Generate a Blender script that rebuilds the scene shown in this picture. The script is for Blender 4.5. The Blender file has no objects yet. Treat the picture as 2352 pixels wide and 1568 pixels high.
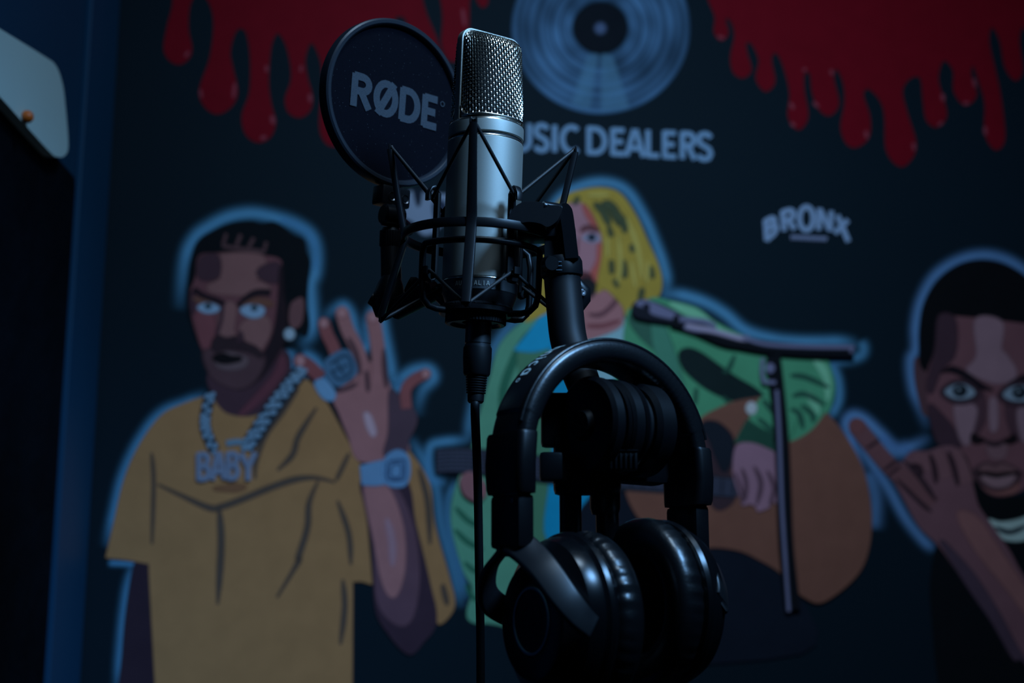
import bpy, bmesh, math, random
from mathutils import Vector, Matrix, geometry
random.seed(7)
scene = bpy.context.scene
COL = scene.collection
W, H = 2352, 1568
LENS = 50.0
FPX = W * LENS / 36.0
PITCH = math.radians(11.5)

# ------------------------------------------------------------------ camera
CAM = Vector((0, 0, 1.25))
FW = Vector((0, math.cos(PITCH), math.sin(PITCH)))
UP = Vector((0, -math.sin(PITCH), math.cos(PITCH)))
RT = Vector((1, 0, 0))
cam_data = bpy.data.cameras.new('camera')
cam = bpy.data.objects.new('camera', cam_data)
COL.objects.link(cam)
cam.location = CAM
cam.rotation_euler = (math.pi / 2 + PITCH, 0, 0)
cam_data.lens = LENS
cam_data.sensor_width = 36.0
cam_data.clip_start = 0.02
cam_data.dof.use_dof = True
cam_data.dof.focus_distance = 1.03
cam_data.dof.aperture_fstop = 5.0
scene.camera = cam

# ------------------------------------------------------------------ light
world = bpy.data.worlds.new('world')
scene.world = world
world.use_nodes = True
bg = world.node_tree.nodes['Background']
bg.inputs[0].default_value = (0.10, 0.30, 0.75, 1)
bg.inputs[1].default_value = 0.0045

def area(name, loc, target, size, energy, color):
    d = bpy.data.lights.new(name, 'AREA')
    d.shape = 'DISK'
    d.size = size
    d.energy = energy
    d.color = color
    o = bpy.data.objects.new(name, d)
    COL.objects.link(o)
    o.location = loc
    o.rotation_euler = (Vector(target) - Vector(loc)).to_track_quat('-Z', 'Y').to_euler()
    return o
lamp = area('ceiling_lamp_light', (0.30, 0.62, 2.55), (0.15, 2.0, 1.45), 0.30, 3.5, (0.48, 0.72, 1.0))
lamp.data.spread = math.radians(105)
key = area('side_lamp_light', (0.66, 0.44, 2.22), (-0.02, 1.03, 1.50), 0.30, 1.35, (0.24, 0.54, 1.0))
key.data.spread = math.radians(50)

scene.view_settings.view_transform = 'Standard'
scene.view_settings.look = 'None'
scene.view_settings.gamma = 1.0
scene.view_settings.use_curve_mapping = False
scene.view_settings.exposure = 0.0

# ------------------------------------------------------------------ helpers
def tag(o, label=None, cat=None, group=None, kind=None):
    if label: o['label'] = label
    if cat: o['category'] = cat
    if group: o['group'] = group
    if kind: o['kind'] = kind
    return o

def thing(name, label, cat, mat=None, group=None):
    o = bpy.data.objects.new(name, None)
    o.empty_display_size = 0.02
    COL.objects.link(o)
    if mat is not None:
        o.matrix_world = mat
    return tag(o, label, cat, group)

def px3(px, py, d):
    """point in the room seen at a photograph position, d metres along the view axis"""
    return CAM + (FW + RT * ((px - 1176) / FPX) - UP * ((py - 784) / FPX)) * d

def lin(c):
    out = []
    for v in c:
        v = v / 255.0
        out.append(v / 12.92 if v <= 0.04045 else ((v + 0.055) / 1.055) ** 2.4)
    return out

ILL = (0.17, 0.215, 0.30)
def paint(r, g, b):
    """pigment albedo from the colour seen under the room's blue lamp"""
    l = lin((r, g, b))
    return [min(0.92, max(0.004, l[i] / ILL[i])) for i in range(3)]

def mat_principled(name, color, rough=0.5, metal=0.0, spec=0.5, coat=0.0):
    m = bpy.data.materials.new(name)
    m.use_nodes = True
    b = m.node_tree.nodes['Principled BSDF']
    b.inputs['Base Color'].default_value = (*color, 1)
    b.inputs['Roughness'].default_value = rough
    b.inputs['Metallic'].default_value = metal
    b.inputs['Specular IOR Level'].default_value = spec
    if coat: b.inputs['Coat Weight'].default_value = coat
    return m

def add_noise(m, scale, amount, bump=0.0, bump_scale=None, dist=0.001, detail=4):
    nt = m.node_tree
    b = nt.nodes['Principled BSDF']
    tc = nt.nodes.new('ShaderNodeTexCoord')
    n = nt.nodes.new('ShaderNodeTexNoise')
    n.inputs['Scale'].default_value = scale
    n.inputs['Detail'].default_value = detail
    nt.links.new(tc.outputs['Object'], n.inputs['Vector'])
    col = list(b.inputs['Base Color'].default_value)
    mx = nt.nodes.new('ShaderNodeMix'); mx.data_type = 'RGBA'
    mx.inputs['A'].default_value = (col[0] * (1 - amount), col[1] * (1 - amount), col[2] * (1 - amount), 1)
    mx.inputs['B'].default_value = (col[0] * (1 + amount), col[1] * (1 + amount), col[2] * (1 + amount), 1)
    nt.links.new(n.outputs['Fac'], mx.inputs['Factor'])
    nt.links.new(mx.outputs['Result'], b.inputs['Base Color'])
    if bump:
        n2 = nt.nodes.new('ShaderNodeTexNoise')
        n2.inputs['Scale'].default_value = bump_scale or scale
        n2.inputs['Detail'].default_value = 3
        nt.links.new(tc.outputs['Object'], n2.inputs['Vector'])
        bp = nt.nodes.new('ShaderNodeBump')
        bp.inputs['Strength'].default_value = bump
        bp.inputs['Distance'].default_value = dist
        nt.links.new(n2.outputs['Fac'], bp.inputs['Height'])
        nt.links.new(bp.outputs['Normal'], b.inputs['Normal'])
    return m

WALLC = paint(4, 14, 25)
M = {}
M['wall'] = add_noise(mat_principled('black_wall_paint', WALLC, 0.65, 0, 0.10), 3.0, 0.10, 0.15, 260, 0.0006)
M['left'] = add_noise(mat_principled('blue_wall_paint', (0.006, 0.060, 0.135), 0.6, 0, 0.25), 4.0, 0.10, 0.1, 200, 0.0005)
M['trim'] = add_noise(mat_principled('blue_trim_paint', (0.007, 0.066, 0.15), 0.5, 0, 0.3), 5.0, 0.08)
M['floor'] = add_noise(mat_principled('dark_floor', (0.035, 0.036, 0.04), 0.55), 9.0, 0.3)
M['panel'] = add_noise(mat_principled('black_panel_foam', (0.0035, 0.006, 0.010), 0.85, 0, 0.03), 14.0, 0.5, 0.4, 40, 0.01)
M['board'] = add_noise(mat_principled('white_board', (0.62, 0.88, 0.90), 0.45), 6.0, 0.05)
M['orange'] = mat_principled('orange_plastic', (0.75, 0.16, 0.02), 0.4)
M['grey_metal'] = mat_principled('grey_edge_metal', (0.10, 0.17, 0.22), 0.45, 0.5)
M['nickel'] = add_noise(mat_principled('satin_nickel', (0.44, 0.45, 0.41), 0.58, 0.85), 900.0, 0.06, 0.05, 1500, 0.0002)
M['nickel_edge'] = mat_principled('bright_nickel', (0.78, 0.74, 0.66), 0.26, 1.0)
M['wire'] = mat_principled('grille_wire', (0.92, 0.84, 0.72), 0.25, 1.0)
M['liner'] = mat_principled('grille_liner', (0.012, 0.013, 0.015), 0.7, 0.3, 0.2)
M['groove'] = mat_principled('groove_black', (0.012, 0.013, 0.015), 0.6)
M['darknickel'] = mat_principled('dark_nickel', (0.13, 0.14, 0.15), 0.42, 0.9)
M['plastic'] = add_noise(mat_principled('black_plastic', (0.005, 0.0055, 0.007), 0.38, 0, 0.34), 200.0, 0.2, 0.05, 700, 0.0002)
M['gloss'] = mat_principled('glossy_black_plastic', (0.005, 0.0055, 0.007), 0.24, 0, 0.5)
M['rim'] = mat_principled('pop_filter_rim_plastic', (0.018, 0.022, 0.030), 0.33, 0, 0.5)
M['cord'] = add_noise(mat_principled('elastic_cord', (0.010, 0.010, 0.011), 0.55, 0, 0.45), 900.0, 0.3, 0.3, 1500, 0.0003)
M['satin'] = mat_principled('satin_black_plastic', (0.012, 0.013, 0.016), 0.40, 0, 0.9)
M['rubber'] = mat_principled('black_rubber', (0.006, 0.0065, 0.008), 0.52, 0, 0.28)
M['leather'] = add_noise(mat_principled('black_leatherette', (0.006, 0.0065, 0.008), 0.31, 0, 0.9), 150.0, 0.2, 0.18, 500, 0.0006)
M['steel'] = mat_principled('screw_steel', (0.16, 0.16, 0.17), 0.4, 1.0)
M['hexdark'] = mat_principled('hex_socket', (0.02, 0.02, 0.022), 0.4, 0.7)
M['print'] = mat_principled('pale_print', (0.70, 0.86, 0.86), 0.5)
M['fprint'] = add_noise(mat_principled('fabric_print', (0.052, 0.062, 0.076), 0.85, 0, 0.2), 1400.0, 0.45)
M['ringprint'] = mat_principled('teal_ring', (0.35, 0.70, 0.85), 0.35, 0.0)
M['darkprint'] = mat_principled('dark_print', (0.035, 0.032, 0.034), 0.4)

def fabric_mat():
    m = mat_principled('pop_filter_fabric', (0.0040, 0.0044, 0.0080), 0.9, 0, 0.05)
    add_noise(m, 1800.0, 0.55, 0.5, 1600, 0.0004, 2)
    nt = m.node_tree
    b = nt.nodes['Principled BSDF']
    # light lint specks on the cloth
    tc = nt.nodes.new('ShaderNodeTexCoord')
    v = nt.nodes.new('ShaderNodeTexVoronoi'); v.inputs['Scale'].default_value = 330
    v.inputs['Randomness'].default_value = 1.0
    nt.links.new(tc.outputs['Object'], v.inputs['Vector'])
    lt = nt.nodes.new('ShaderNodeMath'); lt.operation = 'LESS_THAN'; lt.inputs[1].default_value = 0.085
    nt.links.new(v.outputs['Distance'], lt.inputs[0])
    old = b.inputs['Base Color'].links[0].from_socket
    mx = nt.nodes.new('ShaderNodeMix'); mx.data_type = 'RGBA'
    nt.links.new(lt.outputs[0], mx.inputs['Factor'])
    nt.links.new(old, mx.inputs['A'])
    mx.inputs['B'].default_value = (0.05, 0.055, 0.065, 1)
    nt.links.new(mx.outputs['Result'], b.inputs['Base Color'])
    return m
M['fabric'] = fabric_mat()

def mural_mat():
    m = bpy.data.materials.new('mural_paint')
    m.use_nodes = True
    nt = m.node_tree
    b = nt.nodes['Principled BSDF']
    out = nt.nodes['Material Output']
    at = nt.nodes.new('ShaderNodeAttribute'); at.attribute_name = 'pigment'
    tc = nt.nodes.new('ShaderNodeTexCoord')
    n = nt.nodes.new('ShaderNodeTexNoise'); n.inputs['Scale'].default_value = 30; n.inputs['Detail'].default_value = 5
    nt.links.new(tc.outputs['Object'], n.inputs['Vector'])
    mr = nt.nodes.new('ShaderNodeMapRange')
    mr.inputs['To Min'].default_value = 0.86; mr.inputs['To Max'].default_value = 1.14
    nt.links.new(n.outputs['Fac'], mr.inputs['Value'])
    mul = nt.nodes.new('ShaderNodeVectorMath'); mul.operation = 'SCALE'
    nt.links.new(at.outputs['Color'], mul.inputs[0])
    nt.links.new(mr.outputs['Result'], mul.inputs['Scale'])
    nt.links.new(mul.outputs['Vector'], b.inputs['Base Color'])
    b.inputs['Roughness'].default_value = 0.62
    b.inputs['Specular IOR Level'].default_value = 0.06
    tr = nt.nodes.new('ShaderNodeBsdfTransparent')
    mix = nt.nodes.new('ShaderNodeMixShader')
    nt.links.new(at.outputs['Alpha'], mix.inputs['Fac'])
    nt.links.new(tr.outputs[0], mix.inputs[1])
    nt.links.new(b.outputs[0], mix.inputs[2])
    nt.links.new(mix.outputs[0], out.inputs['Surface'])
    return m
M['mural'] = mural_mat()

class MB:
    """collects vertices and faces for one mesh object"""
    def __init__(self): self.v = []; self.f = []; self.c = []; self.seg = []
    def mark(self): self.seg.append((len(self.v), len(self.f)))
    def split(self):
        out = []
        ends = self.seg[1:] + [(len(self.v), len(self.f))]
        for (v0, f0), (v1, f1) in zip(self.seg, ends):
            q = MB(); q.v = self.v[v0:v1]; q.c = self.c[v0:v1]
            q.f = [tuple(i - v0 for i in f) for f in self.f[f0:f1]]
            out.append(q)
        return out
    def add(self, vs, fs, cols=None):
        o = len(self.v)
        self.v += [tuple(p) for p in vs]
        self.f += [tuple(i + o for i in f) for f in fs]
        if cols: self.c += cols
        return self
    def box(self, c, s, rot=None, bevel=0.0):
        bm = bmesh.new()
        bmesh.ops.create_cube(bm, size=1.0)
        for v in bm.verts: v.co = Vector((v.co.x * s[0], v.co.y * s[1], v.co.z * s[2]))
        if bevel: bmesh.ops.bevel(bm, geom=list(bm.edges), offset=bevel, segments=2, affect='EDGES', profile=0.6)
        if rot is not None:
            for v in bm.verts: v.co = rot @ v.co
        for v in bm.verts: v.co += Vector(c)
        bm.verts.index_update()
        self.add([v.co[:] for v in bm.verts], [[v.index for v in f.verts] for f in bm.faces])
        bm.free(); return self
    def lathe(self, prof, mat=None, n=48, sy=1.0, sx=1.0):
        """prof: (r, z) pairs, revolved about local z"""
        vs = []; fs = []
        k = len(prof)
        for i in range(n):
            a = 2 * math.pi * i / n
            for r, z in prof: vs.append(Vector((r * math.cos(a) * sx, r * math.sin(a) * sy, z)))
        for i in range(n):
            j = (i + 1) % n
            for q in range(k - 1): fs.append((i * k + q, j * k + q, j * k + q + 1, i * k + q + 1))
        if mat is not None: vs = [mat @ p for p in vs]
        return self.add(vs, fs)
    def tube(self, pts, r, n=10, closed=False, cap=True):
        pts = [Vector(p) for p in pts]
        m = len(pts)
        rs = r if isinstance(r, (list, tuple)) else [r] * m
        tang = []
        for i in range(m):
            if closed: t = pts[(i + 1) % m] - pts[i - 1]
            else: t = pts[min(i + 1, m - 1)] - pts[max(i - 1, 0)]
            tang.append(t.normalized())
        u = Vector((0, 0, 1)) if abs(tang[0].z) < 0.9 else Vector((1, 0, 0))
        u = (u - tang[0] * u.dot(tang[0])).normalized()
        vs = []; fs = []
        for i in range(m):
            u = (u - tang[i] * u.dot(tang[i])).normalized()
            w = tang[i].cross(u)
            for k in range(n):
                a = 2 * math.pi * k / n
                vs.append(pts[i] + (u * math.cos(a) + w * math.sin(a)) * rs[i])
        for i in range(m if closed else m - 1):
            j = (i + 1) % m
            for k in range(n):
                l = (k + 1) % n
                fs.append((i * n + k, i * n + l, j * n + l, j * n + k))
        if cap and not closed:
            fs.append(tuple(reversed(range(n)))); fs.append(tuple((m - 1) * n + k for k in range(n)))
        return self.add(vs, fs)
    def sweep(self, frames, sec, closed=False, cap=True):
        """frames: (pos, a, b); sec: list of (s, t) in the a, b plane"""
        n = len(sec); m = len(frames); vs = []; fs = []
        for p, a, b in frames:
            for s, t in sec: vs.append(Vector(p) + Vector(a) * s + Vector(b) * t)
        for i in range(m if closed else m - 1):
            j = (i + 1) % m
            for k in range(n):
                l = (k + 1) % n
                fs.append((i * n + k, j * n + k, j * n + l, i * n + l))
        if cap and not closed:
            fs.append(tuple(range(n))); fs.append(tuple((m - 1) * n + k for k in reversed(range(n))))
        return self.add(vs, fs)
    def prism(self, pts, a, b, nrm, t, origin):
        """outline pts (s,t) in plane a,b extruded by t along nrm, centred"""
        n = len(pts)
        o = Vector(origin); a = Vector(a); b = Vector(b); nrm = Vector(nrm)
        vs = [o + a * s + b * q - nrm * (t / 2) for s, q in pts] + [o + a * s + b * q + nrm * (t / 2) for s, q in pts]
        fs = [(i, (i + 1) % n, n + (i + 1) % n, n + i) for i in range(n)]
        tri = geometry.tessellate_polygon([[Vector((s, q, 0)) for s, q in pts]])
        fs += [tuple(reversed(x)) for x in tri] + [tuple(i + n for i in x) for x in tri]
        return self.add(vs, fs)
    def build(self, name, mat, parent=None, smooth=40, recalc=True, bevel=0):
        me = bpy.data.meshes.new(name)
        me.from_pydata(self.v, [], self.f)
        if recalc:
            bm = bmesh.new(); bm.from_mesh(me)
            bmesh.ops.recalc_face_normals(bm, faces=bm.faces)
            bm.to_mesh(me); bm.free()
        if self.c:
            at = me.color_attributes.new('pigment', 'FLOAT_COLOR', 'POINT')
            at.data.foreach_set('color', [x for c in self.c for x in c])
        me.materials.append(mat)
        o = bpy.data.objects.new(name, me)
        COL.objects.link(o)
        if parent is not None: o.parent = parent
        if smooth:
            me.shade_smooth() if hasattr(me, 'shade_smooth') else None
            me.set_sharp_from_angle(angle=math.radians(smooth))
        if bevel:
            bv = o.modifiers.new('bevel', 'BEVEL'); bv.width = bevel; bv.segments = 2; bv.limit_method = 'ANGLE'
        return o

def axis_mat(origin, z, x=None):
    z = Vector(z).normalized()
    x = Vector(x) if x is not None else (Vector((1, 0, 0)) if abs(z.x) < 0.9 else Vector((0, 1, 0)))
    x = (x - z * x.dot(z)).normalized()
    y = z.cross(x)
    m = Matrix((x, y, z)).transposed().to_4x4()
    m.translation = Vector(origin)
    return m

def rrect(w, h, r, n=5):
    pts = []
    for cx, cy, a0 in ((w / 2 - r, h / 2 - r, 0), (-w / 2 + r, h / 2 - r, 90), (-w / 2 + r, -h / 2 + r, 180), (w / 2 - r, -h / 2 + r, 270)):
        for i in range(n + 1):
            a = math.radians(a0 + 90 * i / n)
            pts.append((cx + r * math.cos(a), cy + r * math.sin(a)))
    return pts

# ------------------------------------------------------------------ the room
YAW = math.radians(8.3)
WT = Vector((math.cos(YAW), math.sin(YAW), 0))          # along the back wall
WN = Vector((math.sin(YAW), -math.cos(YAW), 0))         # out of the back wall
W0 = px3(1176, 784, 2.0)
def wall_pt(px, py, off=0.0):
    d = FW + RT * ((px - 1176) / FPX) - UP * ((py - 784) / FPX)
    o = W0 + WN * off
    return CAM + d * ((o - CAM).dot(WN) / d.dot(WN))
CORNER = wall_pt(222, 784); CORNER.z = 0
XL = CORNER.x
def left_pt(px, py, off=0.0):
    d = FW + RT * ((px - 1176) / FPX) - UP * ((py - 784) / FPX)
    return CAM + d * ((XL + off) / d.x)
ZT = 2.75
far = CORNER + WT * 3.4
b = MB()
def slab(mb, a, c, z0, z1, nrm, th):
    a = Vector(a); c = Vector(c); n = Vector(nrm) * th
    vs = [(a.x, a.y, z0), (c.x, c.y, z0), (c.x, c.y, z1), (a.x, a.y, z1)]
    vs += [(x + n.x, y + n.y, z) for x, y, z in vs]
    mb.add(vs, [(0, 1, 2, 3), (7, 6, 5, 4), (0, 4, 5, 1), (1, 5, 6, 2), (2, 6, 7, 3), (3, 7, 4, 0)])
slab(b, CORNER, far, 0, ZT, -WN, 0.1)
tag(b.build('wall_back', M['wall'], smooth=0), 'black painted back wall carrying the mural', kind='structure')
b = MB(); slab(b, CORNER, (XL, -0.9, 0), 0, ZT, (-1, 0, 0), 0.1)
tag(b.build('wall_left', M['left'], smooth=0), 'dark blue painted side wall', kind='structure')
b = MB(); b.box((1.0, 0.6, -0.05), (3.6, 4.6, 0.1))
tag(b.build('floor', M['floor'], smooth=0), 'dark floor', kind='structure')
# blue corner board on the side wall
pa = left_pt(196, 30); 
b = MB(); b.box((XL + 0.004, (pa.y + CORNER.y) / 2 - 0.004, ZT / 2), (0.008, CORNER.y - pa.y - 0.012, ZT - 0.002), bevel=0.002)
tag(b.build('trim_1', M['trim'], smooth=0), 'blue painted corner board', kind='structure')

# ------------------------------------------------------------------ left wall things
def smooth_poly(pts, closed=True, sub=5):
    """Catmull-Rom; a point given twice is a corner"""
    out = []
    n = len(pts)
    rng = range(n) if closed else range(n - 1)
    for i in rng:
        p1 = pts[i]; p2 = pts[(i + 1) % n]
        if p1 == p2: continue
        p0 = pts[i - 1] if (closed or i > 0) else p1
        p3 = pts[(i + 2) % n] if (closed or i + 2 < n) else p2
        for k in range(sub):
            t = k / sub
            out.append(tuple(0.5 * (2 * p1[j] + (p2[j] - p0[j]) * t + (2 * p0[j] - 5 * p1[j] + 4 * p2[j] - p3[j]) * t * t
                       + (3 * p1[j] - p0[j] - 3 * p2[j] + p3[j]) * t ** 3) for j in range(2)))
    if not closed: out.append(tuple(pts[-1]))
    return out
def P(s): return [tuple(float(q) for q in w.split(',')) for w in s.split()]

def left_panel(name, pts, off, th, mat, label, cat, sub=5):
    pp = [left_pt(x, y, off) for x, y in smooth_poly(pts, True, sub)]
    b = MB(); n = len(pp)
    vs = [p - Vector((th, 0, 0)) for p in pp] + pp
    fs = [(i, (i + 1) % n, n + (i + 1) % n, n + i) for i in range(n)]
    tri = geometry.tessellate_polygon([[Vector((p.y, p.z, 0)) for p in pp]])
    fs += [tuple(reversed(t)) for t in tri] + [tuple(i + n for i in t) for t in tri]
    b.add(vs, fs)
    return tag(b.build(name, mat, smooth=30), label, cat)
# the black panel leans on the floor, its upper edge cut at a slant
zt = left_pt(174, 412, 0.03).z; y1 = left_pt(174, 412, 0.03).y
ztop = left_pt(0, 212, 0.03); y0 = y1 - 0.62
slope = (ztop.z - zt) / (ztop.y - y1)
b = MB()
outl = [(y1, 0.0), (y1, zt - 0.008), (y1 - 0.006, zt + 0.001), (y0, zt + slope * (y0 - y1)), (y0, 0.0)]
n = len(outl)
vs = [(XL + 0.002, y, z) for y, z in outl] + [(XL + 0.03, y, z) for y, z in outl]
b.add(vs, [(i, (i + 1) % n, n + (i + 1) % n, n + i) for i in range(n)] + [tuple(range(n)), tuple(reversed(range(n, 2 * n)))])
tag(b.build('acoustic_panel', M['panel'], smooth=0), 'tall black acoustic panel standing against the blue side wall', 'panel')
left_panel('white_board', P('-60,28 -60,28 0,66 100,128 128,150 143,190 150,240 157,330 150,356 132,360 108,342 0,222 -60,160 -60,160'), 0.045, 0.012, M['board'],
           'white rounded board above the black panel at the left edge', 'board')
oc = left_pt(55, 268, 0.046)
b = MB(); b.lathe([(0, 0), (0.0058, 0), (0.0068, 0.002), (0.0065, 0.006), (0.004, 0.009), (0, 0.0095)], axis_mat(oc, (1, 0, 0)), 16)
tag(b.build('board_magnet', M['orange']), 'small orange magnet on the white board', 'magnet')
pa = left_pt(4, 20); pb = left_pt(20, 20)
b = MB(); b.box((XL + 0.006, (pa.y + pb.y) / 2, ZT - 0.40), (0.010, pb.y - pa.y, 0.78), bevel=0.002)
tag(b.build('cable_cover_strip', M['grey_metal'], smooth=0), 'thin grey vertical strip on the blue wall in the top left corner', 'strip')

# ------------------------------------------------------------------ the mural: layers of paint on the back wall
LAYER = [0]
STEP = 3e-5
class Art:
    """one painted motif: an empty on the wall with flat coats of paint as parts"""
    def __init__(self, name, label, base, cat='mural painting', lift=0.0006):
        self.org = wall_pt(*base)
        self.root = thing(name, label, cat, Matrix.Translation(self.org))
        self.k = 0; self.lift = lift
    def off(self):
        self.k += 1
        return self.lift + self.k * STEP
    def w(self, x, y, off): return wall_pt(x, y, off) - self.org
    def fill(self, mb, pts, col, feather=2.0, smooth=True, sub=5, alpha=1.0):
        q = smooth_poly(pts, True, sub) if smooth else list(pts)
        n = len(q); off = self.off()
        area2 = sum(q[i][0] * q[(i + 1) % n][1] - q[(i + 1) % n][0] * q[i][1] for i in range(n))
        if area2 < 0: q.reverse()
        vs = [self.w(x, y, off) for x, y in q]
        fs = [tuple(t) for t in geometry.tessellate_polygon([[Vector((x, y, 0)) for x, y in q]])]
        cols = [(*col, alpha)] * n
        if feather > 0:
            for i in range(n):
                x, y = q[i]; a = q[i - 1]; c = q[(i + 1) % n]
                tx, ty = c[0] - a[0], c[1] - a[1]
                l = math.hypot(tx, ty) or 1
                vs.append(self.w(x + ty / l * feather, y - tx / l * feather, off))
            cols = cols + [(*col, 0.0)] * n
            fs += [(i, (i + 1) % n, n + (i + 1) % n, n + i) for i in range(n)]
        mb.mark(); mb.add(vs, fs, cols)
    def line(self, mb, pts, width, col, feather=2.0, taper=False, smooth=True, alpha=1.0, sub=5):
        q = smooth_poly(pts, False, sub) if smooth else list(pts)
        n = len(q); off = self.off()
        vs = []; cols = []; fs = []
        for i, (x, y) in enumerate(q):
            a = q[max(i - 1, 0)]; c = q[min(i + 1, n - 1)]
            tx, ty = c[0] - a[0], c[1] - a[1]; l = math.hypot(tx, ty) or 1
            nx, ny = ty / l, -tx / l
            h = width / 2
            if not smooth and 0 < i < n - 1:      # mitre
                t1 = (q[i][0] - a[0], q[i][1] - a[1]); l1 = math.hypot(*t1) or 1
                cs = abs((t1[1] / l1) * nx - (t1[0] / l1) * ny)
                h = h / max(cs, 0.45)
            if taper:
                s = i / (n - 1); h *= max(0.05, min(1, 4 * s, 4 * (1 - s)))
            for o, al in ((-h - feather, 0), (-h + feather * 0.4 if h > feather else -h * .5, alpha), (h - feather * 0.4 if h > feather else h * .5, alpha), (h + feather, 0)):
                vs.append(self.w(x + nx * o, y + ny * o, off)); cols.append((*col, al))
        for i in range(n - 1):
            for k in range(3): fs.append((i * 4 + k, i * 4 + k + 1, i * 4 + 5 + k, i * 4 + 4 + k))
        mb.mark(); mb.add(vs, fs, cols)
    def glow(self, mb, pts, width, col, alpha=0.9):
        """soft sprayed line, fading to both sides"""
        q = smooth_poly(pts, False, 6)
        n = len(q); off = self.off()
        prof = [(-1, 0), (-.75, .08), (-.5, .30), (-.25, .72), (0, 1), (.25, .72), (.5, .30), (.75, .08), (1, 0)]
        m = len(prof); vs = []; cols = []; fs = []
        for i, (x, y) in enumerate(q):
            a = q[max(i - 1, 0)]; c = q[min(i + 1, n - 1)]
            tx, ty = c[0] - a[0], c[1] - a[1]; l = math.hypot(tx, ty) or 1
            s = i / (n - 1); e = min(1, 7 * s, 7 * (1 - s))
            for o, al in prof:
                vs.append(self.w(x + ty / l * o * width, y - tx / l * o * width, off)); cols.append((*col, al * alpha * e))
        for i in range(n - 1):
            for k in range(m - 1): fs.append((i * m + k, i * m + k + 1, i * m + m + 1 + k, i * m + m + k))
        mb.mark(); mb.add(vs, fs, cols)
    KEEP = {'letter', 'finger', 'eye', 'iris', 'microphone_head', 'boom_arm', 'stand_pole', 'clamp', 'pointing_finger', 'chain', 'chain_link', 'small_text_line', 'grooves'}
    def part(self, name, mb, parent=None, label=None):
        pieces = [mb] if (name in self.KEEP or len(mb.seg) < 2) else mb.split()
        o = None
        for pc in pieces:
            q = pc.build(name, M['mural'], parent or self.root, smooth=0, recalc=False)
            o = o or q
        if label: o['label'] = label
        return o
    def simple(self, name, pts, col, feather=2.0, smooth=True, parent=None, label=None):
        mb = MB(); self.fill(mb, pts, col, feather, smooth)
        return self.part(name, mb, parent, label)
    def strokes(self, name, lst, col, feather=2.0, taper=False, parent=None, alpha=1.0, label=None):
        mb = MB()
        for pts, wd in lst: self.line(mb, P(pts) if isinstance(pts, str) else pts, wd, col, feather, taper, alpha=alpha)
        return self.part(name, mb, parent, label)
    def glows(self, name, lst, col, parent=None):
        mb = MB()
        for pts, wd, al in lst: self.glow(mb, P(pts), wd, col, al)
        return self.part(name, mb, parent)
def ell(cx, cy, rx, ry, n=18, rot=0.0):
    c, s = math.cos(rot), math.sin(rot)
    return [(cx + rx * math.cos(a) * c - ry * math.sin(a) * s, cy + rx * math.cos(a) * s + ry * math.sin(a) * c) for a in [2 * math.pi * i / n for i in range(n)]]

HALO = paint(50, 98, 148)
HALO2 = paint(56, 90, 140)
BLACK = paint(5, 9, 16)
MUST = paint(94, 74, 56)
FOLD = paint(48, 44, 46)

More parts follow.
